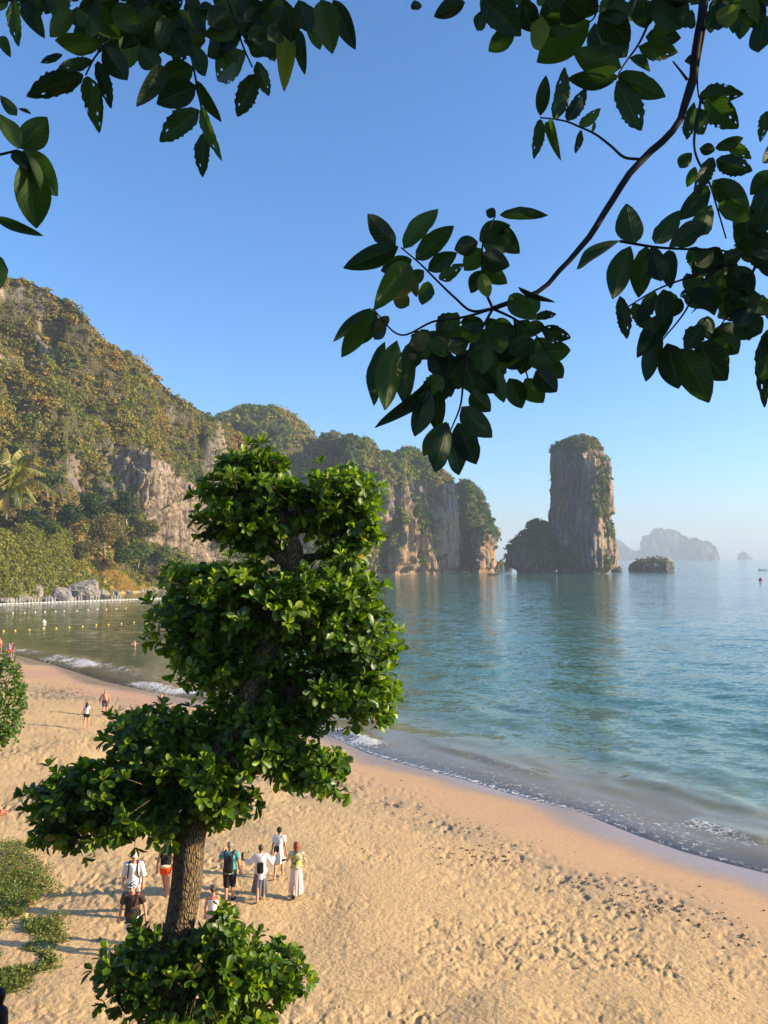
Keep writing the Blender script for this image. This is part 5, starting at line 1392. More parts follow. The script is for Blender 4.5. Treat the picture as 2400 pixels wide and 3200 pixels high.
# ------------------------------------------------------------------ people
def sdf_mesh(prims, vox, k=0.02, cuts=()):
    """smooth union of round cones, ellipsoids and boxes meshed with surface nets"""
    lo = np.array([1e9] * 3); hi = -lo
    bbs = []
    for p in prims:
        if p[0] == 'c':
            r = max(p[3], p[4]); a_ = np.minimum(p[1], p[2]) - r; b_ = np.maximum(p[1], p[2]) + r
        else:
            a_ = np.array(p[1]) - np.array(p[2]); b_ = np.array(p[1]) + np.array(p[2])
        bbs.append((a_, b_)); lo = np.minimum(lo, a_); hi = np.maximum(hi, b_)
    lo = lo - 3 * vox; hi = hi + 3 * vox
    n = np.ceil((hi - lo) / vox).astype(int) + 1
    D = np.full(n, 0.3, dtype=np.float32)
    ax = [lo[i] + np.arange(n[i]) * vox for i in range(3)]
    for p, (a_, b_) in zip(prims, bbs):
        i0 = np.maximum(((a_ - k - 2 * vox - lo) / vox).astype(int), 0); i1 = np.minimum(((b_ + k + 2 * vox - lo) / vox).astype(int) + 2, n)
        sl = tuple(slice(i0[i], i1[i]) for i in range(3))
        X = ax[0][sl[0]][:, None, None]; Y = ax[1][sl[1]][None, :, None]; Z = ax[2][sl[2]][None, None, :]
        if p[0] == 'c':
            A = np.array(p[1], float); B = np.array(p[2], float); e = B - A; L2 = e @ e + 1e-12
            t = ((X - A[0]) * e[0] + (Y - A[1]) * e[1] + (Z - A[2]) * e[2]) / L2
            tc = np.clip(t, 0, 1)
            d = np.sqrt((X - A[0] - tc * e[0]) ** 2 + (Y - A[1] - tc * e[1]) ** 2 + (Z - A[2] - tc * e[2]) ** 2) - (p[3] + (p[4] - p[3]) * tc)
            if len(p) > 5 and p[5]: d = np.maximum(d, (t - 1) * math.sqrt(L2))
        elif p[0] == 'e':
            c, r = p[1], p[2]
            q = np.sqrt(((X - c[0]) / r[0]) ** 2 + ((Y - c[1]) / r[1]) ** 2 + ((Z - c[2]) / r[2]) ** 2)
            d = (q - 1) * min(r)
        else:
            c, r = p[1], p[2]; rd = p[3]
            qx = np.abs(X - c[0]) - r[0] + rd; qy = np.abs(Y - c[1]) - r[1] + rd; qz = np.abs(Z - c[2]) - r[2] + rd
            d = np.sqrt(np.maximum(qx, 0) ** 2 + np.maximum(qy, 0) ** 2 + np.maximum(qz, 0) ** 2) + np.minimum(np.maximum(np.maximum(qx, qy), qz), 0) - rd
        o = D[sl]; h = np.maximum(k - np.abs(o - d), 0) / k
        D[sl] = np.minimum(o, d) - h * h * k * 0.25
    for c, nrm in cuts:
        pl = (ax[0][:, None, None] - c[0]) * nrm[0] + (ax[1][None, :, None] - c[1]) * nrm[1] + (ax[2][None, None, :] - c[2]) * nrm[2]
        D = np.maximum(D, pl)
    ins = D < 0
    # surface nets
    m = np.array(D.shape) - 1
    cnt = np.zeros(m, np.int8); acc = np.zeros((*m, 3), np.float32)
    def corner(o): return tuple(slice(o[i], o[i] + m[i]) for i in range(3))
    for axis in range(3):
        for u in (0, 1):
            for v in (0, 1):
                o0 = [0, 0, 0]; oth = [i for i in range(3) if i != axis]
                o0[oth[0]] = u; o0[oth[1]] = v
                o1 = list(o0); o1[axis] = 1
                a_ = D[corner(o0)]; b_ = D[corner(o1)]
                x = (a_ < 0) != (b_ < 0)
                t = np.where(x, a_ / np.where(x, a_ - b_, 1), 0)
                cnt += x
                for i in range(3):
                    acc[..., i] += np.where(x, (o0[i] if i != axis else t), 0)
    act = cnt > 0
    idx = np.full(m, -1, np.int64); idx[act] = np.arange(act.sum())
    g = np.stack(np.nonzero(act), -1)
    V = lo + (g + acc[act] / cnt[act][:, None]) * vox
    Q = []
    for axis in range(3):
        s0 = [slice(None)] * 3; s1 = [slice(None)] * 3
        s0[axis] = slice(0, -1); s1[axis] = slice(1, None)
        a_ = ins[tuple(s0)]; b_ = ins[tuple(s1)]
        e = np.stack(np.nonzero(a_ != b_), -1)
        o = [i for i in range(3) if i != axis]
        e = e[(e[:, o[0]] > 0) & (e[:, o[1]] > 0) & (e[:, o[0]] < m[o[0]]) & (e[:, o[1]] < m[o[1]])]
        if not len(e): continue
        inn = a_[tuple(e.T)]
        q = []
        for du, dv in ((-1, -1), (0, -1), (0, 0), (-1, 0)):
            f = e.copy(); f[:, o[0]] += du; f[:, o[1]] += dv
            q.append(idx[tuple(f.T)])
        q = np.stack(q, -1)
        flip = inn if axis != 1 else ~inn
        q[~flip] = q[~flip][:, ::-1]
        Q.append(q)
    return V, np.concatenate(Q)

def vec(*a): return np.array(a, float)
def unit(v): v = np.array(v, float); return v / np.linalg.norm(v)

SKIN = {k: plain('skin_' + k, c, 0.55, 0.08, 12, 0.35) for k, c in {'tan': (0.48, 0.25, 0.14), 'red': (0.55, 0.25, 0.15), 'fair': (0.58, 0.34, 0.22)}.items()}
CLOTH = {}
def cloth(name, col, rough=0.85, var=0.10):
    if name not in CLOTH: CLOTH[name] = plain('cloth_' + name, col, rough, var, 14, 0.2)
    return CLOTH[name]
def pattern(name, cols, scale=9):
    a = M('cloth_' + name)
    v = a.n('ShaderNodeTexVoronoi'); a.l(a.coord(), v.inputs['Vector']); v.inputs['Scale'].default_value = scale
    sp = a.n('ShaderNodeSeparateColor'); a.l(v.outputs['Color'], sp.inputs[0])
    st = [(i / len(cols), c) for i, c in enumerate(cols)]
    r = a.ramp(sp.outputs[0], st); r.node.color_ramp.interpolation = 'CONSTANT'
    n = a.noise(a.coord(), 30, 3)
    a.l(a.mix(0.3, r, n, 'OVERLAY'), a.b.inputs['Base Color']); a.b.inputs['Roughness'].default_value = 0.85
    return a.m

class Person:
    def __init__(s, label, px, py, h, face, skin, vox=0.0148, stride=(0.28, -0.22), bend=(0.15, 0.35), arms=None, build=1.0, female=False, ground=None, lean=0.0, head_turn=0.0, group=None):
        p = on_ground(px, py) if ground is None else ground
        s.e = empty('person', p, label, 'person', group)
        s.e.rotation_euler = (0, 0, face)
        s.bag = None; s.loose = []
        s.k = h / 1.75; s.vox = vox; s.skin = SKIN[skin]; s.f = female; s.bd = build
        k = s.k; w = build
        sh = (0.165 if female else 0.19) * (0.5 + 0.5 * w)
        s.hip = [vec(0.085 * sx, 0, 0.93) for sx in (-1, 1)]
        s.knee, s.ank, s.toe = [], [], []
        for i in range(2):
            a_ = stride[i]; b_ = a_ - bend[i]
            kn = s.hip[i] + 0.43 * vec(0.0, -math.sin(a_), -math.cos(a_))
            an = kn + 0.41 * vec(0.0, -math.sin(b_), -math.cos(b_))
            s.knee.append(kn); s.ank.append(an); 
            pt = 0.0 if b_ > -0.35 else 0.7
            s.toe.append(an + vec(0.02 * (2 * i - 1), -0.17 * math.cos(pt), -0.045 - 0.15 * math.sin(pt)))
        low = min(min(t[2] for t in s.toe) - 0.03, min(a[2] for a in s.ank) - 0.075)
        for L in (s.hip, s.knee, s.ank, s.toe):
            for q in L: q[2] -= low
        s.dz = -low
        s.sh = [vec(-sh, lean * -0.5, 1.42 + s.dz), vec(sh, lean * -0.5, 1.42 + s.dz)]
        arms = arms or [((-.22, -.25, -1), (-.05, -.4, -1)), ((.22, .25, -1), (.05, -.2, -1))]
        s.elb = [s.sh[i] + 0.29 * unit(arms[i][0]) for i in range(2)]
        s.wri = [s.elb[i] + 0.25 * unit(arms[i][1]) for i in range(2)]
        s.fdir = [unit(arms[i][1]) for i in range(2)]
        s.hd = vec(0, -0.02 + lean * -0.6, 1.63 + s.dz)
        s.lean = lean
        s.turn = head_turn
    def torso(s, i=0.0):
        z = s.dz; w = s.bd; l = s.lean * -0.5
        o = [('e', vec(0, 0, 0.96 + z), (0.168 * w + i, 0.118 * w + i, 0.14 + i)), ('e', vec(0, l * .4 - .01 * (w - 1) * 8, 1.12 + z), (0.145 * w + i, 0.112 * w + i, 0.19 + i)), ('e', vec(0, l * .8, 1.29 + z), (0.168 * (0.5 + w * .5) + i, 0.115 * w + i, 0.18 + i)), ('c', s.sh[0] * vec(.82, 1, 1), s.sh[1] * vec(.82, 1, 1), 0.058 + i, 0.058 + i)]
        if s.f: o += [('e', vec(sx * .07, l * .8 - 0.085, 1.28 + z), (0.062 + i, 0.06 + i, 0.06 + i)) for sx in (-1, 1)]
        return o
    def arm(s, i, infl=0.0, frac=1.0, flat=False):
        q = 0.9 if s.f else 1.0
        if frac <= 1.0:
            return [('c', s.sh[i], s.sh[i] + (s.elb[i] - s.sh[i]) * frac, 0.05 * q + infl, (0.05 - 0.012 * frac) * q + infl * 1.25, flat)]
        return [('c', s.sh[i], s.elb[i], 0.05 * q + infl, 0.04 * q + infl), ('c', s.elb[i], s.elb[i] + (s.wri[i] - s.elb[i]) * (frac - 1), 0.04 * q + infl, 0.03 * q + infl * 1.2, flat)]
    def leg(s, i, infl=0.0, frac=1.0, flat=False):
        w = 0.6 + 0.4 * s.bd
        if frac <= 1.0:
            return [('c', s.hip[i], s.hip[i] + (s.knee[i] - s.hip[i]) * frac, 0.085 * w + infl, (0.085 - 0.030 * frac) * w + infl * 1.3, flat)]
        e = s.knee[i] + (s.ank[i] - s.knee[i]) * (frac - 1)
        return [('c', s.hip[i], s.knee[i], 0.085 * w + infl, 0.055 * w + infl), ('c', s.knee[i], e, 0.054 * w + infl, 0.04 * w + infl * 1.2, flat)]
    def rot(s, v):
        d = v - s.hd; c, n = math.cos(s.turn), math.sin(s.turn)
        return s.hd + vec(d[0] * c - d[1] * n, d[0] * n + d[1] * c, d[2])
    def add(s, name, prims, mat, cuts=(), k=0.02, vox=None, label=None):
        V, F = sdf_mesh(prims, vox or s.vox, k, cuts)
        o = link(name, mesh_np(name, V * s.k, F, mat), s.e)
        if label: o['label'] = label
        return o
    def raw(s, name, V, F, mat, **kw):
        return link(name, mesh_np(name, np.asarray(V) * s.k, F, mat, **kw), s.e)
    def body(s, hands=True, face=True):
        P = s.torso() + s.arm(0, 0, 2.0) + s.arm(1, 0, 2.0)
        for i in range(2):
            P += s.leg(i, 0, 2.0)
            P += [('e', s.knee[i] * .68 + s.ank[i] * .32 + vec(0, .022, 0), (.045, .05, .10)), ('c', s.ank[i] + vec(0, .035, -.04), s.toe[i], .036, .028)]
        h = s.hd
        P += [('c', vec(0, s.lean * -.5, 1.40 + s.dz), h + vec(0, .02, -.06), .056, .052), ('e', s.rot(h + vec(0, .012, .012)), (.074, .092, .108)), ('e', s.rot(h + vec(0, -.035, -.062)), (.052, .055, .058))]
        sm = []
        if face:
            sm += [('c', s.rot(h + vec(0, -.088, .01)), s.rot(h + vec(0, -.106, -.026)), .010, .015), ('e', s.rot(h + vec(0, -.086, -.066)), (.022, .012, .009))]
            sm += [('e', s.rot(h + vec(sx * .076, .012, -.008)), (.013, .022, .032)) for sx in (-1, 1)]
        for i in range(2):
            d = s.fdir[i]; w_ = s.wri[i]
            sd_ = unit(np.cross(d, [0, 1, 0.2])); up = np.cross(sd_, d)
            sm += [('c', w_, w_ + d * .085, .026, .032)]
            if hands:
                for q in range(4):
                    b_ = w_ + d * .09 + sd_ * (.0205 * (q - 1.5)); ln = (.062, .072, .068, .052)[q]
                    m_ = b_ + d * ln * .55 + up * .004
                    sm += [('c', b_ - d * .02, m_, .0105, .0095), ('c', m_, m_ + d * ln * .45 - up * .022, .0095, .0085)]
                b_ = w_ + d * .035 + sd_ * .026
                sm += [('c', b_, b_ + d * .035 + sd_ * .024, .012, .011), ('c', b_ + d * .035 + sd_ * .024, b_ + d * .066 + sd_ * .028, .011, .009)]
        # two smoothing widths: body first, fine parts joined tight
        V, F = sdf_mesh(P + sm, s.vox, 0.016)
        b = link('body', mesh_np('body', V * s.k, F, s.skin), s.e)
        if face:
            for sx in (-1, 1):
                V, F = sdf_mesh([('e', s.rot(h + vec(sx * .031, -.079, .018)), (.012, .009, .008))], 0.004, .002)
                s.raw('eye', V, F, cloth('eye_dark', (0.03, 0.02, 0.015), 0.3))
        return b
    def hair(s, col, long=0.0, full=1.0, bun=False):
        h = s.hd
        P = [('e', s.rot(h + vec(0, .022, .028)), (.083 * full, .098 * full, .103 * full))]
        if long: P += [('c', s.rot(h + vec(0, .06, .02)), s.rot(h + vec(0, .10, -long)), .07 * full, .05 * full), ('c', s.rot(h + vec(-.055, .03, .0)), s.rot(h + vec(-.065, .05, -long * .8)), .045 * full, .035), ('c', s.rot(h + vec(.055, .03, .0)), s.rot(h + vec(.065, .05, -long * .8)), .045 * full, .035)]
        if bun: P += [('e', s.rot(h + vec(0, .10, .055)), (.04, .04, .04))]
        f = s.rot(h + vec(0, -.055, 0)) ; nf = s.rot(h + vec(0, -1, 0.45)) - h
        lo = s.rot(h + vec(0, .0, -.045))
        cuts = [(f, nf / np.linalg.norm(nf))]
        if not long: cuts.append((lo, vec(0, -.25, -1)))
        return s.add('hair', P, cloth('hair_' + col, {'dark': (.025, .018, .014), 'grey': (.26, .20, .15), 'auburn': (.22, .07, .025), 'brown': (.07, .04, .025), 'blond': (.40, .27, .13)}[col], .6, .35), cuts, .012)
    def cap(s, mat, brim=1):
        h = s.hd
        P = [('e', s.rot(h + vec(0, .012, .045)), (.086, .102, .088))]
        cuts = [(s.rot(h + vec(0, 0, .035)), vec(0, 0, -1))]
        o = s.add('cap', P, mat, cuts, .01)
        V, F = sdf_mesh([('e', s.rot(h + vec(0, -.10 * brim, .040)), (.075, .085, .012))], .008, .005)
        s.raw('cap_peak', V, F, mat).parent = o
        return o
    def shoes(s, mat):
        for i in range(2):
            s.add('shoe', [('c', s.ank[i] + vec(0, .04, -.045), s.toe[i] + vec(0, -.01, 0), .045, .040), ('c', s.ank[i] + vec(0, .02, .0), s.ank[i] + vec(0, .03, -.05), .044, .05)], mat, (), .015)
    def shirt(s, mat, hem=0.88, sleeve=0.62, infl=0.02, name='shirt', open_neck=True):
        P = s.torso(infl) + s.arm(0, infl, sleeve, True) + s.arm(1, infl, sleeve, True)
        P += [('c', vec(0, 0, 1.1 + s.dz), vec(0, 0, hem + s.dz), .12 * s.bd + infl, .135 * s.bd + infl)]
        return s.add(name, P, mat, [(vec(0, 0, hem + s.dz), vec(0, 0, -1)), (vec(0, -.02, 1.475 + s.dz), vec(0, -.35, .94))], .02)
    def shorts(s, mat, frac=0.85, infl=0.02, name='shorts', top=1.03):
        P = [('e', vec(0, 0, .96 + s.dz), (.168 * s.bd + infl * .8, .118 * s.bd + infl * .8, .15))]
        for i in range(2): P += s.leg(i, infl, frac, True)
        return s.add(name, P, mat, [(vec(0, 0, top + s.dz), vec(0, 0, 1))], .02)
    def skirt(s, mat, top=1.02, hem=0.12, r0=.16, r1=.24, folds=9, name='skirt', sway=(0, 0), amp=.05, ratio=.8):
        nz, nt = 26, 64
        t = np.linspace(0, 1, nz)[:, None]; th = np.linspace(0, 2 * math.pi, nt, endpoint=False)[None, :]
        r = r0 + (r1 - r0) * t ** .8 + amp * t * np.sin(th * folds + 1.3 * np.sin(th * 2 + t * 2)) * .5 + amp * .4 * t * np.sin(th * (folds + 4) + 2)
        X = r * np.cos(th) + sway[0] * t ** 1.5; Y = r * ratio * np.sin(th) + sway[1] * t ** 1.5
        Z = top + s.dz + (hem - top) * t + 0 * th + .03 * t * np.sin(th * 2 + 1)
        V = np.stack([X, Y, Z], -1).reshape(-1, 3)
        i = np.arange(nz - 1)[:, None]; j = np.arange(nt)[None, :]; j2 = (j + 1) % nt
        F = np.stack([i * nt + j, i * nt + j2, (i + 1) * nt + j2, (i + 1) * nt + j], -1).reshape(-1, 4)
        return s.raw(name, V, F[:, ::-1], mat)
    def pack(s, mat, c, r, name='backpack', rd=.05):
        V, F = sdf_mesh([('b', vec(*c) + vec(0, 0, s.dz), r, rd), ('e', vec(c[0], c[1] + .02, c[2] - .05 + s.dz), (r[0] * .9, r[1] * 1.1, r[2] * .6))], .010, .03)
        s.bag = s.raw(name, V, F, mat)
        for c_ in s.loose: c_.parent = s.bag
        s.loose = []
        return s.bag
    def strap(s, pts, mat, r=.016, name='strap', seg=6):
        V, F = tube(spline([vec(*p) + vec(0, 0, s.dz) for p in pts], 22), r, seg)
        o = s.raw(name, V, F, mat)
        if s.bag and name == 'strap': o.parent = s.bag
        elif name == 'strap': s.loose.append(o)
        return o

BLACK = cloth('black', (.012, .012, .014)); WHITE = cloth('white', (.78, .76, .74), .85, .06); CREAM = cloth('cream', (.66, .57, .36))
walk = 'people strolling on the beach'
# man in an open white shirt and cap, walking towards the camera
p = Person('man in open white shirt and pale cap walking towards the camera', 416, 2862, 1.78, 0.12, 'red', stride=(0.2, -0.2), bend=(.1, .3), build=1.08, head_turn=0.5, lean=.04, arms=[((-.28, .12, -1), (-.05, -.35, -1)), ((.28, -.05, -1), (.02, -.45, -1))], group=walk)
p.body(); p.shirt(WHITE, .80, 1.25, .028); p.cap(cloth('cap_grey', (.52, .52, .53))); p.hair('grey')
p.shorts(cloth('grey_trousers', (.34, .31, .30)), 1.75, .028, 'trousers')
for sx in (-1, 1): p.strap([(sx * .10, .13, 1.40), (sx * .115, .02, 1.50), (sx * .115, -.10, 1.43), (sx * .125, -.155, 1.28), (sx * .15, -.10, 1.08), (sx * .14, .05, 1.0)], BLACK, .019)
p.pack(cloth('navy_pack', (.03, .03, .045)), (0, .19, 1.22), (.15, .08, .22)); p.shoes(cloth('brown_shoe', (.12, .08, .05)))
p.strap([(0, -.165, 1.36), (.0, -.175, 1.1), (.0, -.165, .86)], cloth('shirt_placket', (.55, .53, .5)), .006, 'button_strip')
# man in a bucket hat and black printed shirt
p = Person('man in black and white bucket hat, dark printed shirt and white shorts', 412, 2978, 1.76, 0.05, 'red', stride=(-0.15, 0.22), bend=(.25, .1), build=1.10, lean=.05, arms=[((-.30, .05, -1), (-.12, -.3, -1)), ((.42, .05, -1), (.2, -.3, -1))], group=walk)
p.body()
p.shirt(pattern('dark_print', [(.012, .010, .010), (.03, .018, .012), (.012, .010, .01), (.10, .05, .025), (.012, .01, .01), (.02, .015, .012)], 10), .80, .72, .03)
p.shorts(cloth('white_shorts', (.72, .70, .66)), .95, .03); p.shoes(BLACK)
h = p.hd
V, F = sdf_mesh([('c', h + vec(0, .01, .05), h + vec(0, .01, .13), .098, .080), ('e', h + vec(0, 0, .045), (.145, .155, .018))], .009, .02, [(h + vec(0, 0, .135), vec(0, 0, 1))])
p.raw('bucket_hat', V, F, pattern('hat_check', [(.8, .8, .8), (.02, .02, .02), (.8, .8, .8), (.03, .03, .03)], 38))
p.strap([(.13, .1, 1.42), (.14, -.03, 1.50), (.13, -.13, 1.38), (.10, -.17, 1.2)], cloth('maroon_strap', (.10, .02, .03)), .02)
# woman in black top and orange shorts
p = Person('woman in black strap top and orange shorts with a cream waist bag', 517, 2806, 1.68, 0.06, 'red', stride=(-0.25, 0.2), bend=(.3, .1), female=True, build=1.06, arms=[((-.32, .1, -1), (-.08, -.15, -1)), ((.30, .1, -1), (-.2, -.5, -1))], group=walk)
p.body()
V, F = sdf_mesh(p.torso(.014), p.vox, .02, [(vec(0, 0, .98 + p.dz), vec(0, 0, -1)), (vec(0, 0, 1.37 + p.dz), vec(0, 0, 1))])
p.raw('top', V, F, BLACK)
for sx in (-1, 1): p.strap([(sx * .085, -.13, 1.34), (sx * .09, -.07, 1.475), (sx * .09, .05, 1.47), (sx * .085, .12, 1.33)], BLACK, .009)
p.shorts(cloth('orange', (.85, .085, .01)), .42, .032)
V, F = sdf_mesh([('e', vec(.0, -.15, 1.02 + p.dz), (.165, .06, .055)), ('e', vec(0, 0, 1.03 + p.dz), (.185, .135, .022))], .010, .02)
p.raw('waist_bag', V, F, CREAM); p.hair('blond', 0, 1.0, True)
V, F = sdf_mesh([('b', p.hd + vec(0, -.088, .02), (.068, .02, .018), .012)], .006, .01)
p.raw('sunglasses', V, F, cloth('black_lens', (.008, .008, .01), .2))
# man in turquoise shirt seen from behind
p = Person('man with black drawstring backpack, turquoise printed shirt and black shorts, from behind', 717, 2817, 1.80, math.pi, 'tan', stride=(0.10, -0.10), bend=(.05, .12), build=1.08, arms=[((-.28, .05, -1), (-.12, -.2, -1)), ((.45, -.25, -.85), (-.35, -.75, .95))], group=walk)
p.body(face=False); p.hair('grey', 0, 1.02)
p.shirt(pattern('turquoise_print', [(.02, .30, .28), (.03, .36, .33), (.02, .25, .25), (.55, .50, .45), (.03, .33, .30), (.30, .10, .08)], 15), .86, .66, .028); p.shorts(BLACK, 1.05, .034); p.shoes(BLACK)
p.pack(cloth('pack_black', (.016, .016, .018), .6), (0, .19, 1.16), (.135, .085, .24))
for sx in (-1, 1): p.strap([(sx * .10, .19, 1.36), (sx * .14, .10, 1.48), (sx * .13, -.03, 1.50), (sx * .13, -.15, 1.35), (sx * .14, -.10, 1.05), (sx * .10, .15, .98)], BLACK, .022)
V, F = tube([p.wri[0] + p.fdir[0] * .1, p.wri[0] + p.fdir[0] * .1 + vec(-.02, -.02, -.72)], .006, 6)
p.raw('walking_stick', V, F, cloth('stick', (.35, .25, .14)))
# woman in white tunic and grey skirt
p = Person('woman in white long-sleeved tunic and grey skirt carrying shoes with small black backpack', 814, 2818, 1.68, math.pi + .08, 'tan', stride=(0.12, -0.22), bend=(.05, .25), female=True, arms=[((-.62, .05, -.8), (-.25, -.7, .6)), ((.62, .05, -.8), (.55, -.45, .15))], group=walk)
p.body(face=False); p.hair('brown'); p.cap(cloth('cap_olive', (.10, .085, .06)))
p.shirt(WHITE, .72, 1.75, .036, 'tunic')
p.skirt(cloth('grey_skirt', (.17, .16, .17)), 1.0, .26, .17, .23, 7, 'skirt', (.02, .02), .07)
p.pack(cloth('pack_small', (.012, .012, .013), .6), (.0, .185, 1.10), (.105, .06, .165), rd=.04)
for sx in (-1, 1): p.strap([(sx * .03, .20, 1.27), (sx * .09, .13, 1.44), (sx * .12, .0, 1.51), (sx * .12, -.14, 1.38), (sx * .15, -.05, 1.08), (sx * .09, .18, .96)], cloth('strap_grey', (.35, .35, .36)), .007)
for i in range(2):
    q = p.wri[i] + p.fdir[i] * .10
    V, F = sdf_mesh([('c', q + vec(0, 0, -.04), q + vec(0, -.03, .15), .032, .04)], .010, .02)
    p.raw('held_shoe', V, F, BLACK)
# woman in white dress
p = Person('short-haired woman in white dress with black shoulder bag walking away', 872, 2744, 1.66, math.pi - .1, 'tan', stride=(0.25, -0.25), bend=(.1, .35), female=True, build=.94, arms=[((-.22, .12, -1), (-.15, -.1, -1)), ((.26, -.1, -1), (.2, -.2, -1))], group=walk)
p.body(face=False); p.hair('dark', 0, 1.1)
p.shirt(WHITE, .92, .55, .024, 'dress_top'); p.skirt(cloth('dress_white', (.76, .70, .68)), 1.04, .56, .155, .20, 8, 'dress_skirt', (.0, .0), .03)
p.pack(cloth('bag_black', (.012, .012, .013), .5), (.05, .16, 1.06), (.085, .035, .10), 'shoulder_bag', .03)
p.strap([(.05, .17, 1.14), (-.02, .16, 1.3), (-.10, .08, 1.48), (-.10, -.08, 1.46), (.0, -.15, 1.3), (.12, -.12, 1.12), (.12, .12, 1.06)], BLACK, .007)
# woman with auburn hair
p = Person('auburn-haired woman in flowered top and long pale pink skirt from behind', 926, 2808, 1.66, math.pi + .05, 'fair', stride=(0.12, -0.15), bend=(.05, .2), female=True, build=1.06, arms=[((-.38, -.15, -.9), (-.05, -.8, -.35)), ((.48, -.1, -.85), (.25, -.8, -.25))], group=walk)
p.body(face=False); p.hair('auburn', .10, 1.28)
p.shirt(pattern('flowers', [(.42, .40, .30), (.50, .38, .05), (.20, .26, .20), (.55, .52, .42), (.10, .16, .12), (.58, .46, .10)], 11), .94, .5, .026, 'blouse')
p.skirt(cloth('pale_pink', (.70, .58, .54)), 1.0, .13, .17, .21, 10, 'skirt', (.02, .01), .05); p.shoes(BLACK)
V, F = sdf_mesh([('c', p.wri[1] + p.fdir[1] * .06 + vec(.03, 0, 0), p.wri[1] + p.fdir[1] * .2 + vec(.06, 0, -.03), .035, .04)], .01, .02)
p.raw('held_shoe', V, F, BLACK)
# child-sized figure half behind the lowest tier
p = Person('girl with hair bun and white top half hidden behind the lowest leaves', 664, 2960, 1.55, math.pi, 'red', stride=(0.15, -0.15), bend=(.1, .2), female=True, build=.92, group=walk)
p.body(face=False); p.hair('brown', 0, 1.05, True)
V, F = sdf_mesh(p.torso(.016), p.vox, .02, [(vec(0, 0, .92 + p.dz), vec(0, 0, -1)), (vec(0, 0, 1.36 + p.dz), vec(0, 0, 1))])
p.raw('top', V, F, WHITE); p.shorts(cloth('pale_shorts', (.6, .55, .5)), .5, .03)

# people farther along the beach
far = 'people farther along the beach'
p = Person('bare-chested bearded man in grey shorts with pink bag across his chest', 328, 2236, 1.82, 0.2, 'red', .022, build=1.22, arms=[((-.35, 0, -1), (-.1, -.2, -1)), ((.35, 0, -1), (.15, -.2, -1))], group=far)
p.body(False); p.hair('dark'); p.shorts(cloth('dark_grey', (.07, .065, .075)), .8, .03)
p.strap([(-.13, -.03, 1.47), (-.06, -.14, 1.3), (.07, -.16, 1.08), (.14, -.1, .98)], BLACK, .012); p.pack(cloth('pink_bag', (.45, .06, .16)), (.10, -.17, 1.0), (.06, .03, .06), 'bag', .02)
V, F = sdf_mesh([('e', p.hd + vec(0, -.06, -.075), (.05, .05, .045))], .012, .01)
p.raw('beard', V, F, CLOTH['hair_dark'])
p = Person('woman with long dark ponytail, pale top and black shorts walking away', 270, 2277, 1.66, math.pi + .1, 'tan', .022, female=True, build=.95, arms=[((-.2, .1, -1), (-.1, -.5, -.6)), ((.25, .1, -1), (.1, -.5, -.6))], group=far)
p.body(False, False); p.hair('dark', .30, .95)
p.shirt(cloth('pale_top', (.66, .60, .58)), .98, .25, .018, 'top'); p.shorts(BLACK, .4, .028)
p = Person('bare-chested dark-haired man half hidden by the leaves near the waterline', 503, 2246, 1.76, 0.1, 'tan', .022, build=1.05, group=far)
p.body(False); p.hair('dark'); p.shorts(cloth('orange_shorts', (.45, .16, .08)), .7, .03)
p = Person('man in red shorts and patterned shirt beside a companion at the far left', 29, 2055, 1.76, 0.0, 'tan', .025, group=far)
p.body(False); p.hair('dark'); p.shirt(cloth('mauve_shirt', (.32, .25, .30)), .9, .6, .025); p.shorts(cloth('red_shorts', (.62, .06, .035)), .8, .03)
p = Person('companion in dark top behind the man in red shorts', 38, 2052, 1.68, 0.3, 'tan', .022, female=True, group=far)
p.body(False); p.hair('dark', .15); p.shirt(cloth('dark_top', (.03, .03, .05)), .8, .5, .025)
p = Person('man in navy shirt and dark shorts walking away at the far left', 24, 2100, 1.78, math.pi, 'tan', .025, group=far)
p.body(False, False); p.hair('dark'); p.shirt(cloth('navy', (.03, .045, .10)), .88, .6, .025); p.shorts(cloth('slate', (.05, .06, .08)), .8, .03)
w_ = at_z(421, 2021, 0.0)
p = Person('bather standing waist deep in the green shallows', 421, 2021, 1.72, 0.3, 'fair', .022, ground=np.array([w_[0], w_[1], -0.92]), arms=[((-.5, -.2, -.6), (-.1, -.6, .5)), ((.8, -.2, -.2), (.8, -.4, .1))], group=far)
p.body(False); p.hair('blond'); p.shorts(cloth('swim_red', (.4, .08, .05)), .5, .02)
w_ = at_z(0, 2036, 0.0)
p = Person('bather in red swimwear cut by the left edge at the waterline', 0, 2036, 1.70, 0.2, 'red', .022, ground=np.array([w_[0], w_[1], gz(w_[0], w_[1])]), female=True, group=far)
p.body(False); p.hair('brown', .1); p.shorts(cloth('swim_red', (.4, .08, .05)), .25, .02, 'swimsuit')

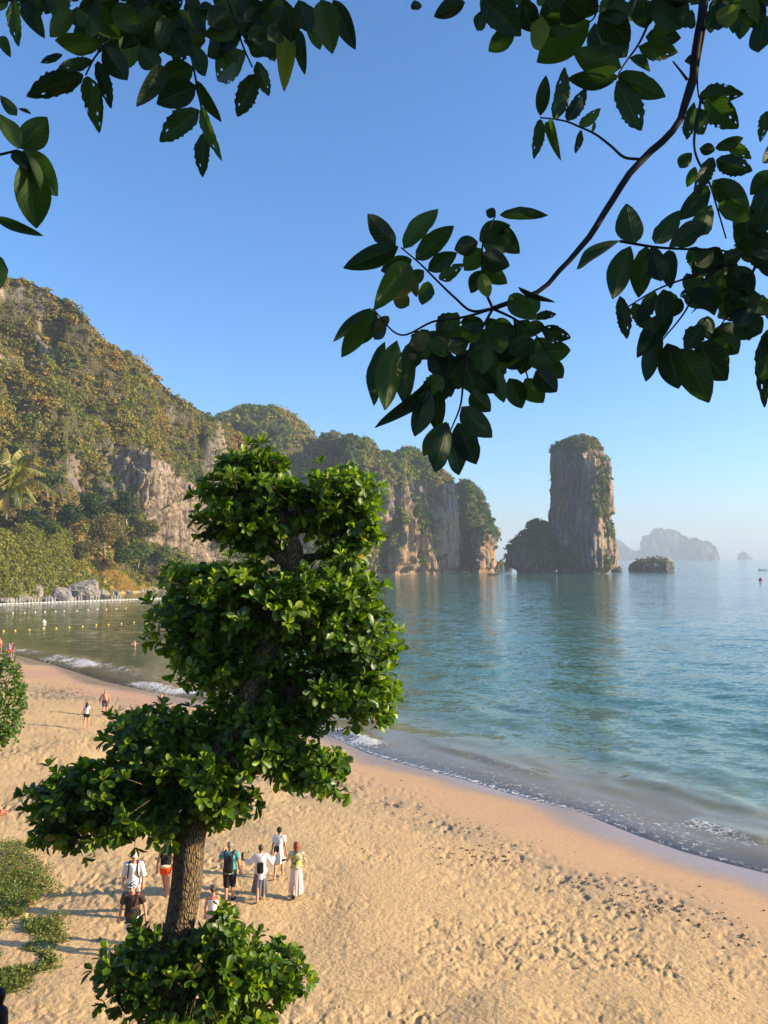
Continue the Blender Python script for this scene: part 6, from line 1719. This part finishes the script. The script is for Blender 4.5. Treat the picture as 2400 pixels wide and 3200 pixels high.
# sunbather: only a shin and foot reach into the picture, on an orange towel
g = on_ground(0, 2545)
e = empty('person', g, 'sunbather lying at the left edge, one bent leg in view', 'person')
lg = [('c', vec(-.62, .1, .16), vec(-.22, .05, .50), .085, .06), ('c', vec(-.22, .05, .50), vec(.12, 0, .08), .058, .038), ('c', vec(.10, 0, .05), vec(.30, -.03, .035), .036, .026), ('c', vec(-.62, -.12, .14), vec(-.2, -.14, .1), .085, .06), ('e', vec(-.75, 0, .16), (.17, .17, .13)), ('e', vec(-1.15, 0, .16), (.32, .18, .12)), ('c', vec(-1.4, 0, .15), vec(-1.58, 0, .17), .06, .055), ('e', vec(-1.68, 0, .18), (.115, .09, .09)), ('c', vec(-1.35, .2, .12), vec(-1.05, .32, .06), .048, .036), ('c', vec(-1.35, -.2, .12), vec(-1.05, -.32, .06), .048, .036), ('c', vec(-.2, -.14, .1), vec(.1, -.15, .07), .05, .036), ('c', vec(.1, -.15, .06), vec(.16, -.16, .20), .035, .028)]
V, F = sdf_mesh(lg, .014, .03)
link('body', mesh_np('body', V, F, SKIN['red']), e)
tw = np.array([(x_, y_, gz(g[0] + x_, g[1] + y_) - g[2] + .035 + .012 * math.sin(x_ * 9 + y_ * 5)) for x_ in np.linspace(-1.9, .18, 24) for y_ in np.linspace(-.45, .45, 12)])
t_ = link('beach_towel', mesh_np('beach_towel', tw + g, grid_faces(24, 12), cloth('towel_orange', (.62, .16, .07))))
tag(t_, 'orange towel under the sunbather at the left edge', 'towel')

# ------------------------------------------------------------------ float lines, pontoon, boats
S6 = 1659 / 800.0
FLOAT = plain('yellow_float', (.62, .45, .06), .5, .1, 5); FLOATW = plain('cream_float', (.72, .66, .52), .5, .1, 5)
def buoy_mesh(r, mat):
    bm = bmesh.new(); bmesh.ops.create_uvsphere(bm, u_segments=12, v_segments=8, radius=r)
    for v in bm.verts: v.co.z *= 0.85
    bmesh.ops.create_cone(bm, cap_ends=True, segments=8, radius1=r * .28, radius2=r * .2, depth=r * .5, matrix=Matrix.Translation((0, 0, r * .95)))
    me = bpy.data.meshes.new('buoy'); bm.to_mesh(me); bm.free(); me.materials.append(mat)
    for p_ in me.polygons: p_.use_smooth = True
    return me
bmA = buoy_mesh(.17, FLOATW); bmB = buoy_mesh(.19, FLOAT); bmC = buoy_mesh(.42, FLOATW)
for nm, pts, me in (('farther', [(83, 35), (160, 30), (228, 27), (290, 25), (360, 22), (415, 20), (498, 17), (570, 14), (630, 9), (690, 9), (752, 5), (815, 2)], bmA), ('nearer', [(22, 150), (97, 148), (190, 143), (280, 135), (363, 132), (448, 126), (534, 121), (622, 112), (701, 108), (785, 103), (867, 95), (948, 93)], bmB)):
    for k, (x_, y_) in enumerate(pts):
        w_ = at_z(x_ / S6, 1900 + y_ / S6, 0.05)
        tag(link('buoy', me, None, w_), '%s float from the left on the %s buoy line' % (ordn[k], nm), 'buoy', 'floats of the swimming area')
tag(link('buoy', bmC, None, at_z(284 / S6, 1900 + 92 / S6, .2)), 'big round cream buoy between the two float lines', 'buoy')

PLA = plain('white_plastic', (.48, .47, .45), .6, .08, 4)
a0 = at_z(-20, 1889.5, 0); a1 = at_z(528, 1870, 0)
pon = empty('pontoon', (*a0[:2], 0), 'long white floating pontoon with ladder rails below the boulders', 'pontoon')
L_ = np.linalg.norm(a1 - a0); u_ = (a1 - a0) / L_; v_ = np.array([-u_[1], u_[0], 0])
bm = bmesh.new(); bmesh.ops.create_cube(bm, size=1)
for v in bm.verts: v.co = (v.co.x * .92, v.co.y * 1.2, v.co.z * .42)
bmesh.ops.bevel(bm, geom=list(bm.edges), offset=.07, segments=2, affect='EDGES')
fme = bpy.data.meshes.new('float_block'); bm.to_mesh(fme); bm.free(); fme.materials.append(PLA)
ang = math.atan2(u_[1], u_[0])
for k in range(int(L_ / 1.0)):
    o = link('float_block', fme, pon, u_ * (k + .5) + np.array([0, 0, .06]) + v_ * .5 * math.sin(k * .12) * 0.6)
    o.rotation_euler = (0, 0, ang)
def rail(h):
    P = spline([(0, 0, 0), (0, 0, h * .8), (0, .12, h), (0, .32, h), (0, .42, h * .8), (0, .42, 0)], 16)
    return mesh_np('rail', *tube(P, .06, 6), PLA)
rme = rail(1.25)
for xs in ((65, 92, 114, 138), (240, 264, 288, 312), (377, 398, 424, 447), (592, 615, 641, 662), (737, 757, 781, 803), (908, 933, 955, 979)):
    for x_ in xs:
        px_ = x_ / S3
        d_ = ray(px_, 1885); t_ = (a0[0] * u_[1] - a0[1] * u_[0]) / (d_[0] * u_[1] - d_[1] * u_[0])
        o = link('rail', rme, pon, np.array([d_[0] * t_, d_[1] * t_, .2]) - np.array([*a0[:2], 0]))
        o.rotation_euler = (0, 0, ang)

def longtail(px_, py_, ln, face, label, colr):
    w_ = at_z(px_, py_, 0)
    e = empty('longtail_boat', (w_[0], w_[1], 0), label, 'boat'); e.rotation_euler = (0, 0, face)
    n = 30; t = np.linspace(-1, 1, n)
    wd = .75 * (1 - np.abs(t) ** 2.6) + .04; keel = -.25 + .5 * np.clip(t - .2, 0, 1) ** 2 * 2; gun = .55 + 1.7 * np.clip(t - .35, 0, 1) ** 1.8 * 2 + .25 * np.clip(-t - .5, 0, 1)
    V = []
    for k in range(n):
        for a_ in np.linspace(-1, 1, 9):
            V.append((t[k] * ln / 2, wd[k] * np.sign(a_) * abs(a_) ** .6, keel[k] + (gun[k] - keel[k]) * abs(a_) ** 1.6))
    link('hull', mesh_np('hull', V, grid_faces(n, 9), plain('hull_paint_%d' % int(px_), colr, .6, .2, 2)), e)
    P = []
    for k in (-2.2, -.2, 1.4):
        for s_ in (-.6, .6): P.append(tube([(k, s_, .4), (k, s_, 1.75)], .04, 5))
    V, F = merge(P); link('roof_posts', mesh_np('roof_posts', V, F, BARK), e)
    xx, yy = np.meshgrid(np.linspace(-2.5, 1.7, 8), np.linspace(-.8, .8, 7), indexing='ij')
    V = np.stack([xx, yy, 1.95 - .25 * yy ** 2], -1).reshape(-1, 3)
    V2 = np.concatenate([V, V - np.array([0, 0, .06])]); F = grid_faces(8, 7)
    link('canopy_roof', mesh_np('canopy_roof', V2, np.concatenate([F, F[:, ::-1] + 56]), cloth('boat_roof', (.40, .36, .32))), e)
longtail(1543, 1796, 9.5, 0.15, 'dark wooden longtail boat with raised bow off the headland', (.10, .05, .03))
longtail(1422, 1786, 7.5, 0.1, 'small boat moored under the shaded headland cliff', (.30, .25, .2))
longtail(1455, 1797, 7.0, 2.9, 'faint grey boat on the water before the headland', (.25, .25, .25))
longtail(2385, 1782, 9.0, 3.0, 'small pale boat at the far right edge of the sea', (.6, .58, .55))
tag(link('buoy', buoy_mesh(1.0, plain('red_float', (.5, .05, .04), .5)), None, at_z(2377, 1811, .4)), 'red mooring buoy near the right edge of the sea', 'buoy')

# dark rounded post head cut by the lower left corner
pp = at(2, 3110, 9.0)
V, F = sdf_mesh([('e', vec(0, 0, 0), (.055, .055, .085)), ('c', vec(0, 0, -.06), vec(0, 0, -.13), .03, .03), ('c', vec(0, 0, -.2), vec(0, 0, -.9), .085, .10)], .012, .02)
po = link('rounded_post', mesh_np('rounded_post', V, F, cloth('dark_iron', (.012, .012, .013), .5)), None, pp)
V, F = tube([(0, 0, -.85), (0, 0, gz(pp[0], pp[1]) - pp[2] - .1)], .07, 10)
link('post', mesh_np('post', V, F, CLOTH['dark_iron']), po)
tag(po, 'black rounded post top in the lower left corner', 'post')

# small dark drift of shell, leaf and coral bits along the upper beach
rng = np.random.default_rng(88)
n = 60000
bx = rng.uniform(-30, 28, n); by = rng.uniform(16, 75, n)
bd, _ = shore(bx, by)
bw = fbm2(np.stack([bx, by], 1) * 0.22, 3, 3) * 1.6
pr = np.exp(-((bd + bw * 1.2 - 7.4) / 1.8) ** 2) * smooth(-0.3, 0.5, fbm2(np.stack([bx, by], 1) * 0.5, 3, 82)) + 0.03 * (bd > 3)
ok = (rng.random(n) < pr) & (np.abs(bx / by) < 0.56)
bx, by = bx[ok], by[ok]; n = len(bx)
sz = rng.uniform(0.018, 0.06, n) * rng.uniform(0.6, 1.6, n)
T4 = np.array([(1, 0, -.3), (-.5, .87, -.3), (-.5, -.87, -.3), (0, 0, .6)])
V = (np.stack([bx, by, ground_z(bx, by)], 1))[:, None, :] + T4[None] * sz[:, None, None] * rng.uniform(.6, 1.5, (n, 1, 3)) + np.array([0, 0, .0])
F = (np.array([(0, 1, 3), (1, 2, 3), (2, 0, 3)])[None] + (np.arange(n) * 4)[:, None, None]).reshape(-1, 3)
o = link('beach_drift', mesh_np('beach_drift', V.reshape(-1, 3), F, plain('drift_bits', (.06, .045, .03), .9, .5, 3), sm=False), ground)
tag(o, kind='stuff')

# ------------------------------------------------------------------ haze: one even box of air
bm = bmesh.new()
bmesh.ops.create_cube(bm, size=1)
for v in bm.verts:
    v.co = (v.co.x * 15600, v.co.y * 15600, (-10.5 if v.co.z < 0 else 205.0))
me = bpy.data.meshes.new('haze'); bm.to_mesh(me); bm.free()
hz = bpy.data.materials.new('haze_air'); hz.use_nodes = True
ht = hz.node_tree
ht.nodes.remove(ht.nodes['Principled BSDF'])
pv = ht.nodes.new('ShaderNodeVolumePrincipled')
pv.inputs['Color'].default_value = (0.72, 0.87, 1.0, 1)
pv.inputs['Density'].default_value = 0.00019
pv.inputs['Anisotropy'].default_value = 0.0
ht.links.new(pv.outputs[0], ht.nodes['Material Output'].inputs['Volume'])
me.materials.append(hz)
o = link('haze', me)
tag(o, 'thin sea haze over the bay', kind='stuff')
